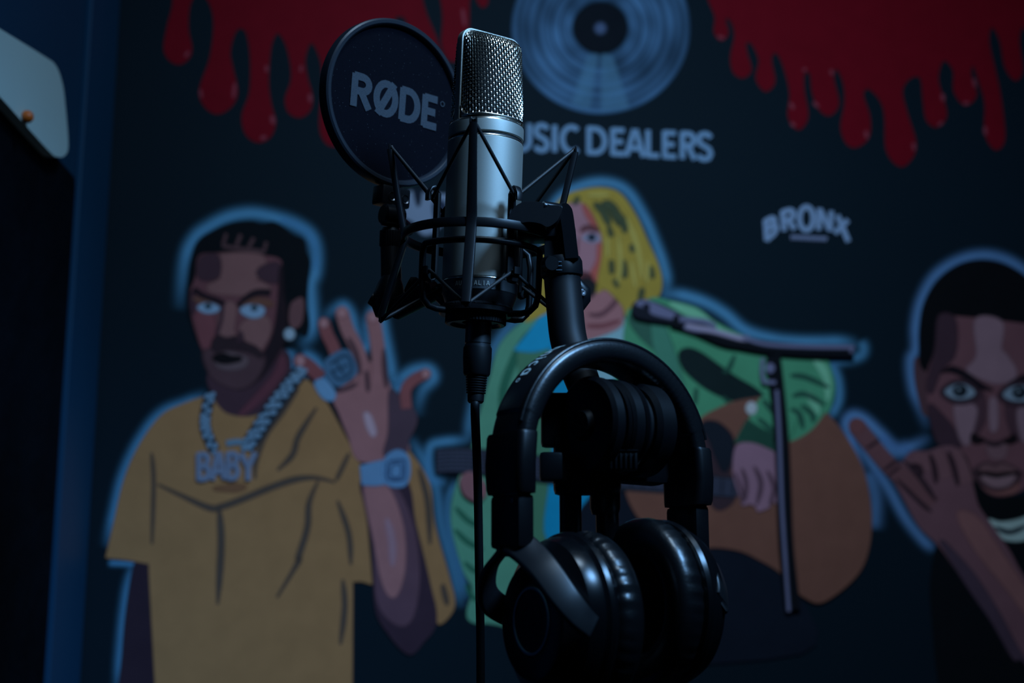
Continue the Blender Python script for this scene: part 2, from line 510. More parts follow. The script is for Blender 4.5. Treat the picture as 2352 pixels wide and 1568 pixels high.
# ---- letters as strokes in a unit box (x right, y up)
def arc(cx, cy, rx, ry, a0, a1, n=10):
    return [(cx + rx * math.cos(math.radians(a0 + (a1 - a0) * i / n)), cy + ry * math.sin(math.radians(a0 + (a1 - a0) * i / n))) for i in range(n + 1)]
S_CURVE = [(.88, .83), (.72, .94), (.5, .97), (.25, .92), (.13, .76), (.22, .60), (.5, .51), (.78, .41), (.88, .25), (.75, .08), (.5, .03), (.27, .06), (.10, .17)]
GL = {
 'M': [[(.06, 0), (.10, 1)], [(.10, .95), (.5, .2), (.90, .95)], [(.90, 1), (.94, 0)]],
 'U': [[(.10, 1), (.10, .35)] + arc(.5, .34, .40, .31, 180, 360) + [(.90, .35), (.90, 1)]],
 'S': [S_CURVE],
 'I': [[(.5, 0), (.5, 1)]],
 'C': [arc(.58, .5, .48, .46, 50, 310, 16)],
 'D': [[(.12, 0), (.12, 1)], [(.06, .94), (.40, .94)] + arc(.42, .5, .46, .44, 90, -90, 12) + [(.40, .06), (.06, .06)]],
 'E': [[(.14, 0), (.14, 1)], [(.1, .93), (.92, .93)], [(.1, .51), (.82, .51)], [(.1, .07), (.94, .07)]],
 'A': [[(.02, 0), (.46, 1)], [(.54, 1), (.98, 0)], [(.2, .30), (.8, .30)]],
 'L': [[(.14, 0), (.14, 1)], [(.1, .07), (.94, .07)]],
 'R': [[(.14, 0), (.14, 1)], [(.1, .94), (.50, .94)] + arc(.52, .72, .32, .22, 90, -90, 8) + [(.50, .50), (.1, .50)], [(.48, .48), (.90, 0)]],
 'O': [arc(.5, .5, .42, .46, 0, 360, 22)],
 'B': [[(.14, 0), (.14, 1)], [(.1, .94), (.5, .94)] + arc(.52, .74, .28, .20, 90, -90, 8) + [(.1, .54)], [(.1, .52), (.54, .52)] + arc(.56, .29, .32, .23, 90, -90, 8) + [(.1, .06)]],
 'N': [[(.12, 0), (.12, 1)], [(.14, .96), (.86, .04)], [(.88, 0), (.88, 1)]],
 'T': [[(.5, 0), (.5, 1)], [(.04, .94), (.96, .94)]],
 'X': [[(.06, 0), (.92, 1)], [(.08, 1), (.94, 0)]],
 'Y': [[(.04, 1), (.5, .48)], [(.96, 1), (.5, .48)], [(.5, .52), (.5, 0)]],
 'Ø': [arc(.5, .5, .42, .46, 0, 360, 22), [(.16, -.02), (.84, 1.02)]],
 'n': [[(.15, 0), (.15, .7)], [(.15, .45)] + arc(.5, .42, .33, .25, 160, 0, 8) + [(.83, 0)]],
 'i': [[(.5, 0), (.5, .7)], [(.5, .84), (.5, .98)]],
 'c': [arc(.55, .35, .38, .32, 45, 315, 12)],
 'a': [arc(.46, .35, .34, .32, 0, 360, 16), [(.84, 0), (.84, .70)]],
 'h': [[(.15, 0), (.15, 1)], [(.15, .45)] + arc(.5, .42, .33, .25, 160, 0, 8) + [(.83, 0)]],
}
def letter(art, ch, quad, width, col, feather=2.0):
    """quad: top-left, top-right, bottom-right, bottom-left in photograph pixels"""
    tl, tr, br, bl = quad
    mb = MB()
    for st in GL[ch]:
        pts = []
        for x, y in st:
            top = (tl[0] + (tr[0] - tl[0]) * x, tl[1] + (tr[1] - tl[1]) * x)
            bot = (bl[0] + (br[0] - bl[0]) * x, bl[1] + (br[1] - bl[1]) * x)
            pts.append((bot[0] + (top[0] - bot[0]) * y, bot[1] + (top[1] - bot[1]) * y))
        art.line(mb, pts, width, col, feather, smooth=False)
    return art.part('letter', mb)

# ---- red paint running down from the top
RED = paint(62, 4, 16)
REDHI = paint(95, 45, 65)
a = Art('painted_drips', 'red painted drips running down the wall behind the pop filter', (700, 300), 'mural painting')
LD = P('''330,-190 360,-120 385,-60 398,0 385,60 377,109 388,136 411,147 433,134 440,109 432,68 434,20 446,-10 460,-14 478,0 490,34 491,78 482,136 463,190
459,220 474,248 500,261 530,245 545,211 534,156 528,119 539,76 554,64 568,80 576,136 574,211 557,262 561,299 577,320 599,326 622,312 632,279 622,238 616,187 621,112 632,80 642,77 657,102 668,146 669,187
656,226 663,257 687,269 710,255 717,224 705,177 700,136 710,102 722,103 738,143 742,200 735,262 737,305 754,332 780,332 798,300 796,240 800,170 830,130 870,120 897,90 903,48 918,36 936,52 950,130 985,190 1012,150 1003,92 978,30 968,-20 985,-50 1008,-20 1018,40 1015,100 1028,134 1048,140 1064,120 1076,60 1078,0 1090,-30 1096,0 1108,16 1120,4 1118,-40 1128,-120 1128,-190''')
a.simple('red_paint', LD, RED, 2.5)
a.strokes('paint_highlight', [('540,190 536,225', 6), ('624,265 629,285', 9), ('598,318 612,314', 7), ('712,215 713,235', 7), ('425,130 434,118', 5), ('460,205 463,225', 4), ('612,150 613,165', 6), ('692,150 691,165', 5), ('1062,20 1068,60', 6)], REDHI, 3, True, alpha=.6)
a = Art('painted_drips', 'red painted drips running down the wall in the upper right corner', (2050, 380), 'mural painting')
RD = P('''1600,-190 1612,-60 1628,0 1643,38 1641,73 1656,92 1672,77 1666,48 1672,40 1684,58 1688,85 1679,130 1685,165 1706,178 1725,161 1715,122 1713,98 1727,100 1744,138 1737,180 1758,209 1779,188 1771,140 1776,122 1787,124 1801,155 1815,214 1811,268
1834,297 1855,268 1846,207 1846,172 1854,164 1862,172 1867,214 1884,253 1907,264 1926,237 1914,180 1922,157 1938,191 1941,237 1932,291 1945,329 1968,337 1995,314 1997,268 1982,218 1995,203 2022,230 2033,268 2035,337 2052,371 2075,381 2098,356 2102,321 2083,260 2072,207
2092,178 2115,180 2121,230 2129,276 2152,291 2173,268 2167,230 2154,180 2167,138 2190,161 2192,210 2217,241 2242,218 2229,170 2236,149 2248,184 2263,237 2263,306 2286,343 2307,318 2299,230 2286,165 2271,96 2278,61 2297,92 2309,153 2332,184 2348,160 2340,96 2348,60 2362,80 2380,130 2400,110 2410,0 2440,-190''')
a.simple('red_paint', RD, RED, 2.5)
a.strokes('paint_highlight', [('1648,84 1664,88', 5), ('1815,236 1823,250', 6), ('1816,282 1826,290', 6), ('1868,234 1880,246', 6), ('1988,300 1992,318', 6), ('2098,328 2100,345', 6), ('2164,215 2167,232', 7), ('2155,288 2165,280', 5), ('2236,180 2240,200', 5), ('2262,290 2264,310', 6), ('1908,160 1912,172', 6), ('2212,238 2226,236', 5), ('1844,162 1852,158', 5)], REDHI, 3, True, alpha=.6)

# ---- record
a = Art('painted_record', 'blue painted vinyl record with black label above the lettering', (1380, 260), 'mural painting')
mb = MB(); cx, cy = 1380, 64
rngs = [62, 66, 70, 76]
while rngs[-1] < 196: rngs.append(rngs[-1] + random.uniform(2.6, 5.2))
rngs += [199, 203, 207]
NA = 120; off = a.off(); vs = []; cols = []; fs = []
ph = [random.uniform(0, 6.28) for _ in range(8)]
for i, r in enumerate(rngs):
    tone = random.choice((0.55, 0.78, 1.0, 1.2)) if 3 < i < len(rngs) - 3 else 0.85
    for k in range(NA):
        t = 2 * math.pi * k / NA
        m = tone * (0.9 + 0.22 * math.sin(2 * t + ph[0] + r * .02) + 0.14 * math.sin(5 * t + ph[1] + r * .05) + 0.10 * math.sin(9 * t + ph[2] - r * .07))
        al = 1.0
        if i < 2: al = 0.35 + .3 * i
        if i == len(rngs) - 1: al = 0.0
        base = paint(36, 64, 100)
        cols.append((base[0] * m, base[1] * m, base[2] * m, al))
        vs.append(a.w(cx + r * math.cos(t) * 1.0, cy + r * math.sin(t) * (0.965 if math.sin(t) > 0 else 0.97), off))
for i in range(len(rngs) - 1):
    for k in range(NA):
        l = (k + 1) % NA
        fs.append((i * NA + k, i * NA + l, (i + 1) * NA + l, (i + 1) * NA + k))
mb.add(vs, fs, cols)
disc = a.part('grooves', mb)
mb = MB()
for pts, al in ((P('1352,128 1352,128 1372,126 1372,126 1352,248 1352,248 1314,240 1314,240'), .55), (P('1384,126 1384,126 1404,130 1404,130 1442,246 1442,246 1384,254 1384,254'), .6), (P('1345,170 1345,170 1362,150 1362,150 1345,215 1345,215 1325,235 1325,235'), .4)):
    a.fill(mb, pts, paint(62, 104, 146), 7, True, 4, al * .55)
a.part('light_streak', mb, disc)
a.simple('label', ell(1378, 64, 60, 54), paint(5, 10, 20), 4)
mb = MB(); a.fill(mb, ell(1379, 65, 9, 9), paint(42, 58, 92), 8); a.part('spindle_hole', mb)

# ---- MUSIC DEALERS
a = Art('painted_lettering', 'pale blue painted words MUSIC DEALERS under the record', (1400, 350), 'lettering')
TXT = paint(68, 98, 138)
def base_y(x): return 345 + (x - 1200) * 0.0545
def top_y(x): return 283 + (x - 1200) * 0.0530
for ch, x0, x1 in (('M', 1098, 1164), ('U', 1174, 1221), ('S', 1226, 1262), ('I', 1266, 1282), ('C', 1287, 1332), ('D', 1347, 1395), ('E', 1403, 1437), ('A', 1438, 1479), ('L', 1484, 1516), ('E', 1522, 1555), ('R', 1562, 1600), ('S', 1600, 1637)):
    letter(a, ch, ((x0, top_y(x0)), (x1, top_y(x1)), (x1, base_y(x1)), (x0, base_y(x0))), 10.5, TXT, 2.2)

# ---- BRONX
a = Art('painted_lettering', 'pale arched painted word BRONX right of the blond figure', (1850, 555), 'lettering')
BRX = paint(78, 102, 142)
for ch, q in (('B', ((1754, 507), (1784, 492), (1788, 530), (1757, 557))), ('R', ((1792, 486), (1828, 475), (1829, 526), (1797, 531))), ('O', ((1833, 473), (1871, 472), (1871, 530), (1834, 531))), ('N', ((1878, 477), (1914, 485), (1911, 531), (1876, 528))), ('X', ((1921, 493), (1950, 506), (1951, 556), (1915, 534)))):
    letter(a, ch, q, 11, BRX, 1.5)
mb = MB()
for i in range(12): a.line(mb, [(1816 + i * 7, 541 + i * .35), (1820.5 + i * 7, 541.2 + i * .35), (1818 + i * 7, 550 + i * .35)], 3.2, paint(70, 84, 120), 1.2, smooth=False)
a.part('small_text_line', mb)['kind'] = 'stuff'

# ---- pale emblem behind the microphone
a = Art('painted_emblem', 'pale grey painted emblem half hidden behind the shock mount', (985, 520), 'mural painting')
a.simple('emblem_shape', P('942,440 942,440 1000,446 1060,452 1060,452 1056,500 1020,512 990,535 968,534 950,508 932,498 930,478'), paint(72, 90, 122), 5)
a.simple('notch', P('950,438 950,438 968,440 968,440 961,474'), paint(12, 20, 36), 4)
a.simple('notch', P('996,470 1018,464 1030,500 1004,512'), paint(20, 30, 52), 5)

# ---- the person in the mustard shirt
a = Art('painted_person', 'painted person in a mustard shirt raising a ringed hand, left of the microphone', (580, 1568), 'mural painting')
a.glows('halo', [('412,716 416,665 426,592 448,545 484,518 526,498 578,490 634,500 680,516 713,540 726,578 724,624 714,655 716,700 716,755 704,782 684,800', 30, .95),
                 ('640,500 680,518 713,542 725,577 722,624', 16, .6), ('660,800 664,830 678,858 700,880', 34, .9), ('480,905 430,924 370,950 322,1010 284,1090 262,1180 244,1262', 26, .75),
                 ('246,1292 290,1294 316,1296', 14, .8), ('312,1296 296,1340 286,1400 278,1480 270,1600', 24, .7),
                 ('738,750 752,724 772,708 790,702 806,722 818,760 832,800 846,782 846,742 858,714 874,722 884,770 894,820 902,860 916,892 924,868 950,850 984,846 996,868 972,896 962,930 964,960', 26, .85),
                 ('690,812 716,822 740,852 748,890 730,900', 26, .9), ('940,1000 976,1062 1002,1120 1014,1210 1044,1320 1060,1400', 24, .6)], HALO)
hair = a.simple('hair', P('440,740 430,690 434,640 440,598 455,556 488,532 530,514 575,509 600,514 628,511 652,523 674,541 697,551 702,577 711,602 706,650 704,700 709,742 703,770 692,766 680,760 650,800 560,820 470,800'), BLACK, 4)
SK = paint(64, 42, 54); SKL = paint(78, 58, 67); SKD = paint(40, 29, 42); SKX = paint(20, 16, 25); SKR = paint(82, 50, 60)
a.strokes('hair_parting', [('520,536 512,562', 6), ('553,538 543,564', 7), ('583,546 571,568', 7), ('612,555 606,578', 6), ('510,564 545,570 608,578', 7)], paint(50, 38, 48), 3)
a.simple('neck', P('486,850 640,800 668,850 640,905 600,945 556,960 515,950 492,912'), SKD, 3)
neckpart = a.simple('neck_light', P('648,815 655,850 615,905 570,945 550,950 590,905 628,860'), paint(58, 34, 48), 5)
face = a.simple('face', P('458,588 500,582 536,581 575,584 609,588 645,600 643,648 653,695 656,742 653,777 639,812 612,850 583,879 548,891 513,882 486,862 469,812 445,742 437,677 450,636'), SK, 3)
mb = MB()
a.fill(mb, P('512,586 600,588 604,630 585,642 618,660 600,676 500,672 478,658 508,640 500,610'), SKL, 8)
a.fill(mb, P('515,700 540,702 536,760 548,775 515,780 500,760'), SKL, 7)
a.fill(mb, P('560,740 610,728 620,760 600,800 585,812 565,780 552,770'), SKL, 7)
a.fill(mb, P('445,690 470,715 490,730 490,780 470,800 455,760'), paint(72, 44, 56), 7)
a.part('lit_skin', mb, face)
mb = MB()
a.fill(mb, P('462,592 500,588 503,630 480,642 456,634'), SKD, 6)
a.fill(mb, P('604,612 640,606 641,645 612,645 592,628'), SKD, 6)
a.fill(mb, P('646,610 652,700 656,760 648,790 612,850 580,880 548,890 560,860 600,820 628,770 640,700'), SKX, 6)
a.fill(mb, P('470,812 500,800 510,790 560,792 600,815 602,840 580,876 548,890 512,880 486,860'), paint(48, 36, 47), 9)
a.fill(mb, P('488,790 500,772 520,778 545,774 560,786 590,800 600,820 570,806 520,800 495,806'), paint(28, 22, 31), 6)
a.fill(mb, P('440,670 448,700 444,720 438,700'), SKD, 5)
a.part('shadow_tones', mb, face)
a.simple('lip', P('494,820 520,810 545,814 568,824 560,842 530,848 502,842'), paint(60, 52, 64), 6, parent=face)
a.simple('mouth', P('490,820 510,812 530,818 552,820 550,828 520,834 498,830'), paint(10, 10, 16), 4, parent=face)
a.strokes('eyebrow', [('444,664 470,680 500,690 516,700', 11)], SKX, 3, parent=face)
a.strokes('eyebrow', [('548,704 568,684 590,672 622,672', 14)], SKX, 3, parent=face)
a.simple('eyelid', P('444,684 470,690 500,704 470,700'), paint(66, 48, 48), 5, parent=face)
a.simple('eyelid', P('556,704 585,686 618,690 625,702 595,700'), paint(66, 46, 46), 5, parent=face)
for pts, ix, iy in (('455,706 470,698 490,700 503,708 492,716 470,716', 478, 703), ('554,710 570,702 592,703 606,710 600,724 580,728 560,720', 584, 707)):
    e = a.simple('eye', P(pts), paint(80, 106, 142), 5, parent=face)
    mb = MB(); a.fill(mb, ell(ix, iy, 6, 5), paint(28, 44, 60), 3.5); a.part('iris', mb, face)
a.strokes('nose_line', [('512,700 508,735 498,768', 6), ('550,760 556,776 545,784', 7)], SKD, 3, parent=face)
a.simple('ear', P('668,702 678,690 694,685 697,708 691,742 674,753 665,736'), paint(64, 46, 56), 3)
mb = MB(); a.fill(mb, ell(665, 767, 10, 11), paint(92, 114, 150), 5); a.part('earring', mb)
a.simple('arm', P('312,1288 346,1288 352,1400 362,1568 364,1640 276,1640 282,1500 292,1390'), paint(26, 21, 34), 3)
cape = a.simple('shirt_back', P('930,1010 935,1030 963,1068 987,1116 997,1202 1030,1321 1044,1383 1030,1416 1006,1431 1001,1383 963,1273 935,1154 915,1080'), MUST, 3)
shirt = a.simple('shirt', P('481,910 415,930 367,958 319,1025 286,1101 262,1202 244,1280 244,1280 290,1284 343,1294 343,1294 345,1345 357,1568 360,1640 360,1640 806,1640 806,1640 808,1568 809,1335 809,1335 830,1334 854,1341 854,1341 844,1225 830,1087 820,1054 787,992 753,930 725,892 701,872 677,890 640,915 600,950 560,958 520,950 498,930'), MUST, 3)
a.strokes('fold_line', [('348,1040 353,1106 349,1249', 6), ('362,1112 415,1137 481,1166 510,1163 562,1144 620,1120 677,1101 725,1097 770,1107', 12), ('503,1163 508,1249 500,1388', 13),
    ('727,936 686,1001 672,1044 637,1080', 10), ('731,1104 710,1154 706,1211 686,1278 684,1292 636,1372', 11), ('775,1149 801,1225 806,1297', 9), ('802,1040 772,1104', 7), ('787,1330 792,1392 782,1480', 10),
    ('686,892 650,945 610,1000 588,1060 586,1100', 8)], FOLD, 4, True, parent=shirt)
a.strokes('fold_line', [('962,1075 982,1150 988,1250', 10), ('1016,1340 1028,1390', 10)], FOLD, 4, True, parent=cape)
a.simple('shadow_patch', P('490,1122 540,1112 565,1118 540,1128'), paint(74, 54, 44), 5, parent=shirt)
# raised arm and hand
fa = a.simple('forearm', P('832,1100 846,1180 858,1249 862,1392 892,1454 939,1502 973,1473 1002,1426 984,1326 954,1202 930,1100'), paint(32, 25, 40), 3)
mb = MB(); a.fill(mb, P('836,1110 905,1116 950,1215 962,1330 945,1420 910,1432 868,1380 858,1249'), paint(56, 43, 60), 6); a.part('mid_tone', mb, fa)
mb = MB(); a.fill(mb, P('838,1110 890,1118 925,1210 928,1310 906,1370 880,1340 860,1240'), paint(96, 70, 82), 5); a.part('lit_skin', mb, fa)
a.strokes('highlight', [('888,1190 900,1240 902,1300', 14)], paint(108, 96, 122), 7, True, parent=fa, alpha=.6)
HND = paint(94, 68, 80)
hand = a.simple('hand', P('766,914 786,888 812,872 826,840 880,832 890,868 905,905 946,938 956,962 950,985 936,1012 932,1038 830,1060 800,1000 780,950'), HND, 3)
mb = MB(); a.fill(mb, P('896,898 918,912 948,942 955,968 936,1012 930,1038 884,1046 894,990'), paint(46, 38, 54), 5); a.part('shaded_side', mb, hand)
a.simple('highlight', P('838,950 850,955 862,990 856,1000 844,980'), paint(112, 100, 124), 6, parent=hand)
for pts, w_, col in (('744,742 752,768 764,792 774,818', 26, SKR), ('786,718 798,756 820,800 836,850 840,885', 29, HND), ('857,728 864,771 870,827 868,888', 30, HND), ('978,858 950,872 932,896 934,938', 23, SKR), ('690,828 712,842 738,868', 30, paint(78, 46, 56))):
    mb = MB(); a.line(mb, P(pts), w_, col, 3)
    p0 = P(pts)[0]; a.fill(mb, ell(p0[0], p0[1], w_ * .46, w_ * .46), col, 3)
    fgr = a.part('finger', mb)
    mb = MB(); a.fill(mb, ell(p0[0], p0[1], w_ * .25, w_ * .3), paint(106, 82, 97), 6); a.part('fingernail', mb, fgr)
a.strokes('finger_shade', [('800,775 818,812 828,860', 8), ('882,800 884,850 888,890', 9), ('842,850 846,900', 7), ('770,900 800,890 820,880', 6)], paint(48, 36, 48), 4, True, parent=hand)
rg = a.simple('ring', P('748,828 796,803 820,850 802,872 776,887 752,866'), paint(42, 70, 104), 3)
a.strokes('gem_setting', [('758,836 796,816 808,850 780,872 760,850', 4), ('772,830 790,860', 3), ('765,852 800,838', 3)], paint(24, 44, 68), 2, parent=rg)
a.simple('second_ring', P('724,880 745,872 768,900 764,918 742,912'), paint(64, 98, 140), 5)
wt = a.simple('watch_band', P('828,1070 828,1070 856,1062 884,1056 884,1056 892,1110 892,1110 860,1114 832,1112 832,1112'), paint(60, 92, 134), 3)
a.simple('watch_case', P('886,1050 908,1034 928,1038 940,1056 941,1090 930,1114 905,1118 886,1108 880,1080'), paint(58, 92, 136), 3)
a.strokes('watch_dial', [('892,1060 924,1056 930,1062 930,1096 922,1102 896,1102 888,1094 890,1062', 4), ('898,1068 920,1066 920,1094 898,1094 898,1070', 3)], paint(34, 56, 92), 2, parent=wt)
mb = MB()
def chain(mb, pts, w_, n):
    q = smooth_poly(P(pts), False, 12)
    for i in range(n):
        x, y = q[int(i * (len(q) - 1) / (n - 1))]
        x2, y2 = q[min(len(q) - 1, int(i * (len(q) - 1) / (n - 1)) + 2)]
        t = math.atan2(y2 - y, x2 - x)
        sgn = 1 if i % 2 else -1
        a.fill(mb, ell(x - math.sin(t) * w_ * .22 * sgn, y + math.cos(t) * w_ * .22 * sgn, w_ * .30, w_ * .20, 8, t + .6), paint(66, 92, 124), 1.5, True, 2)
mb0 = MB()
for pts, w_ in (('483,905 472,955 474,990 493,1034', 24), ('690,852 650,905 604,970 566,1030', 34)): a.line(mb0, P(pts), w_, paint(18, 28, 42), 3)
a.line(mb0, P('520,1018 548,1014 566,1020'), 12, paint(60, 84, 112), 3)
ch = a.part('chain', mb0)
chain(mb, '483,905 472,955 474,990 493,1034', 24, 16)
chain(mb, '694,848 654,900 608,965 572,1022', 26, 22)
chain(mb, '678,862 640,905 596,968 560,1026', 20, 22)
o = a.part('chain_link', mb, ch); o['kind'] = 'stuff'
for c, x0, x1, y0 in (('B', 452, 484, 1040), ('A', 486, 518, 1038), ('B', 520, 550, 1038), ('Y', 552, 588, 1040)):
    letter(a, c, ((x0, y0), (x1, y0 - 2), (x1 - 1, y0 + 62), (x0 + 1, y0 + 64)), 11, paint(68, 82, 112), 2.5)

# ---- the blond figure in the green jacket
a = Art('painted_person', 'painted person with long blond hair and green jacket behind the headphones', (1400, 1400), 'mural painting')
a.glows('halo', [('1240,600 1250,520 1280,460 1330,428 1388,418 1440,438 1480,498 1505,555 1525,610 1532,650 1522,690', 24, .8),
   ('1515,676 1560,676 1620,694 1665,720 1712,758 1770,776 1840,784 1930,784 1972,792', 26, .9), ('1975,780 1984,800 1974,818 1930,828 1896,832', 24, .7), ('1905,830 1924,870 1926,920 1905,960', 22, .8),
   ('1250,680 1190,730 1140,790 1100,880 1080,960 1074,1020', 24, .6), ('1080,1010 1020,1014 990,1024 984,1060 990,1100 1030,1110', 22, .85), ('1050,1100 1030,1150 1034,1230 1056,1310 1072,1380', 20, .6)], HALO)
GR = paint(44, 96, 82); GRL = paint(72, 124, 112); GRD = paint(22, 52, 50); GRX = paint(11, 22, 28)
jl = a.simple('jacket_left', P('1262,690 1205,735 1150,790 1125,870 1100,960 1084,1030 1050,1110 1037,1170 1042,1230 1065,1310 1086,1352 1074,1400 1080,1425 1120,1430 1260,1420 1270,1100 1265,900'), paint(52, 98, 92), 3)
a.strokes('jacket_fold', [('1255,730 1200,790 1160,880 1150,960', 16), ('1046,1165 1075,1195 1105,1210', 9), ('1044,1215 1075,1245 1110,1262', 9), ('1066,1290 1090,1310 1120,1315', 8), ('1070,1340 1085,1370 1110,1380', 8), ('1150,960 1140,1020', 10)], paint(24, 66, 60), 4, True, parent=jl)
a.simple('dark_lapel', P('1190,806 1230,808 1266,798 1280,900 1262,1100 1256,1240 1200,1240 1210,1000'), paint(42, 80, 72), 5, parent=jl)
a.simple('shirt', P('1262,720 1300,700 1440,735 1458,775 1420,850 1385,950 1374,1100 1368,1240 1258,1240 1264,1100 1272,1000 1268,860'), paint(8, 92, 140), 4)
a.simple('shirt_flap', P('1183,803 1183,803 1212,768 1258,708 1262,712 1266,796 1266,796 1225,806'), paint(14, 96, 146), 5)
a.simple('shirt_collar', P('1325,786 1380,764 1434,735 1434,735 1466,790 1430,850 1385,880 1345,860'), paint(82, 118, 148), 4)
hair = a.simple('hair', P('1205,738 1235,690 1240,640 1248,560 1262,500 1290,455 1335,437 1385,432 1425,446 1460,495 1485,550 1508,600 1519,640 1514,676 1490,690 1465,688 1452,712 1440,728 1425,690 1380,680 1290,700 1250,720'), paint(100, 92, 44), 3)
a.simple('face', P('1275,540 1285,490 1310,468 1340,470 1358,492 1378,530 1390,575 1382,612 1372,640 1352,664 1322,668 1292,640 1276,600'), paint(98, 76, 96), 4)
a.simple('neck', P('1320,690 1380,672 1405,650 1425,668 1431,730 1420,752 1380,770 1345,780 1320,770'), paint(98, 72, 86), 4)
mb = MB()
a.line(mb, P('1352,722 1380,722 1408,700 1420,678'), 7, paint(64, 44, 58), 4, True)
a.line(mb, P('1346,748 1385,748 1425,735'), 6, paint(78, 46, 58), 4, True)
a.part('neck_fold', mb)
mb = MB()
a.fill(mb, P('1376,560 1388,590 1378,630 1362,652 1358,630 1372,600'), paint(108, 58, 62), 6)
a.fill(mb, P('1340,470 1356,490 1374,528 1364,520 1346,492'), paint(104, 56, 60), 5)
a.part('red_shade', mb)
a.strokes('eyebrow', [('1332,532 1350,522 1378,530', 9)], paint(58, 36, 46), 4, True)
mb = MB(); a.fill(mb, P('1338,546 1354,536 1372,540 1376,552 1356,556'), paint(84, 90, 120), 3); a.fill(mb, ell(1359, 545, 8, 7), paint(18, 26, 42), 3); a.part('eye', mb)
mb = MB(); a.fill(mb, P('1286,548 1298,538 1314,540 1320,552 1302,556'), paint(84, 90, 120), 3); a.fill(mb, ell(1304, 546, 7, 6), paint(18, 26, 42), 3); a.part('eye', mb)
a.strokes('nose_line', [('1328,545 1322,590 1314,606 1334,610', 5)], paint(70, 48, 62), 3, True)
a.simple('mouth', P('1318,628 1345,626 1360,636 1348,642 1320,640'), paint(52, 30, 40), 4)
a.simple('goatee', P('1325,652 1345,640 1366,650 1362,676 1335,690 1322,676'), paint(16, 20, 28), 5)
a.simple('hair_lock', P('1362,470 1400,450 1440,500 1460,580 1480,690 1452,712 1440,728 1430,700 1400,668 1375,650 1384,590 1384,540'), paint(100, 92, 44), 5)
mb = MB()
for pts, w_ in (('1364,466 1386,486 1400,520', 16), ('1382,464 1408,480 1424,520', 20), ('1400,480 1430,506 1436,536', 14), ('1398,520 1406,545', 9), ('1404,596 1406,630', 9), ('1432,596 1436,640', 11), ('1450,560 1454,580', 8), ('1494,610 1500,640', 9), ('1410,640 1420,660', 7), ('1476,660 1470,690', 10), ('1330,450 1318,470', 8), ('1300,470 1280,520', 8)):
    a.line(mb, P(pts), w_, paint(40, 50, 42), 5, True)
a.part('dark_streaks', mb, hair)
mb = MB()
for pts, w_ in (('1440,500 1465,570 1475,640', 10), ('1420,540 1425,600 1420,650', 9), ('1395,545 1396,590', 8), ('1450,600 1460,660', 8), ('1350,448 1400,446', 8), ('1488,600 1486,650', 7)):
    a.line(mb, P(pts), w_, paint(122, 108, 62), 4, True)
a.part('light_streaks', mb, hair)
a.simple('trousers', P('1368,1130 1430,1120 1470,1200 1500,1230 1600,1255 1700,1262 1780,1310 1830,1360 1840,1500 1300,1500 1300,1250'), paint(9, 15, 28), 4)
jr = a.simple('jacket_right', P('1440,722 1462,705 1500,684 1540,692 1600,708 1640,738 1700,768 1760,790 1830,806 1890,815 1912,860 1916,900 1900,950 1868,985 1830,1015 1795,1025 1760,1000 1690,985 1620,965 1560,1010 1480,1060 1400,1080 1378,1000 1392,920 1425,840'), GR, 3)
mb = MB()
a.fill(mb, P('1448,725 1500,700 1520,740 1545,800 1540,830 1500,800 1460,760'), paint(30, 62, 60), 5)
a.fill(mb, P('1500,700 1530,760 1560,850 1570,920 1520,840 1500,780'), paint(40, 84, 80), 6)
a.part('shaded_shoulder', mb, jr)
mb = MB()
a.fill(mb, P('1540,695 1600,712 1650,750 1700,775 1690,790 1640,775 1600,735 1560,712'), GRL, 5)
a.fill(mb, P('1870,830 1895,840 1908,880 1900,920 1892,870'), GRL, 5)
a.fill(mb, P('1850,900 1876,915 1882,950 1866,935'), GRL, 4)
a.part('lit_fold', mb, jr)
a.simple('shadow_patch', P('1560,812 1580,800 1610,810 1650,838 1690,866 1740,896 1760,925 1720,928 1680,918 1640,902 1605,880 1570,846'), GRX, 4, parent=jr)
a.strokes('jacket_fold', [('1688,815 1672,850 1660,850', 8), ('1600,890 1596,930', 6), ('1815,862 1850,866 1905,890', 9), ('1820,910 1850,905 1895,930', 9), ('1815,940 1835,950 1845,985', 9), ('1840,930 1865,950 1868,970', 8), ('1780,900 1795,930', 8), ('1660,910 1690,940', 5)], GRD, 4, True, parent=jr)

# ---- painted guitar held by that figure
g = Art('painted_guitar', 'painted brown acoustic guitar held by the green jacketed figure', (1850, 1385), 'mural painting', lift=0.0040)
g.simple('guitar_body', P('1608,962 1645,940 1690,922 1748,912 1748,912 1775,965 1800,1012 1830,1010 1868,985 1897,948 1897,948 1930,985 1965,1040 1986,1090 1998,1150 2001,1205 1994,1262 1975,1310 1935,1352 1885,1383 1850,1372 1825,1352 1790,1312 1740,1282 1700,1264 1650,1256 1610,1256 1560,1240 1490,1210 1450,1160 1440,1110 1480,1060 1560,1010'), paint(70, 49, 48), 3)
g.simple('soundhole_shade', P('1612,978 1640,968 1668,985 1684,1010 1686,1050 1676,1085 1690,1110 1684,1150 1650,1170 1630,1140 1625,1060'), paint(34, 27, 38), 5)
g.simple('soundhole', P('1612,978 1640,970 1668,988 1682,1014 1682,1048 1664,1082 1645,1050 1630,1010'), paint(13, 19, 31), 5)
fb = g.simple('fretboard', P('1002,1032 1002,1032 1090,1030 1400,1066 1690,1100 1690,1100 1688,1142 1688,1142 1400,1122 1090,1086 1002,1086 1002,1086'), paint(20, 26, 38), 3)
g.strokes('fret', [('%d,%d %d,%d' % (x, 1033 + max(0, (x - 1090)) * .115, x - 1, 1084 + max(0, (x - 1090)) * .094), 3) for x in list(range(1012, 1090, 13)) + list(range(1100, 1680, 26))], paint(44, 52, 76), 1.5, parent=fb)
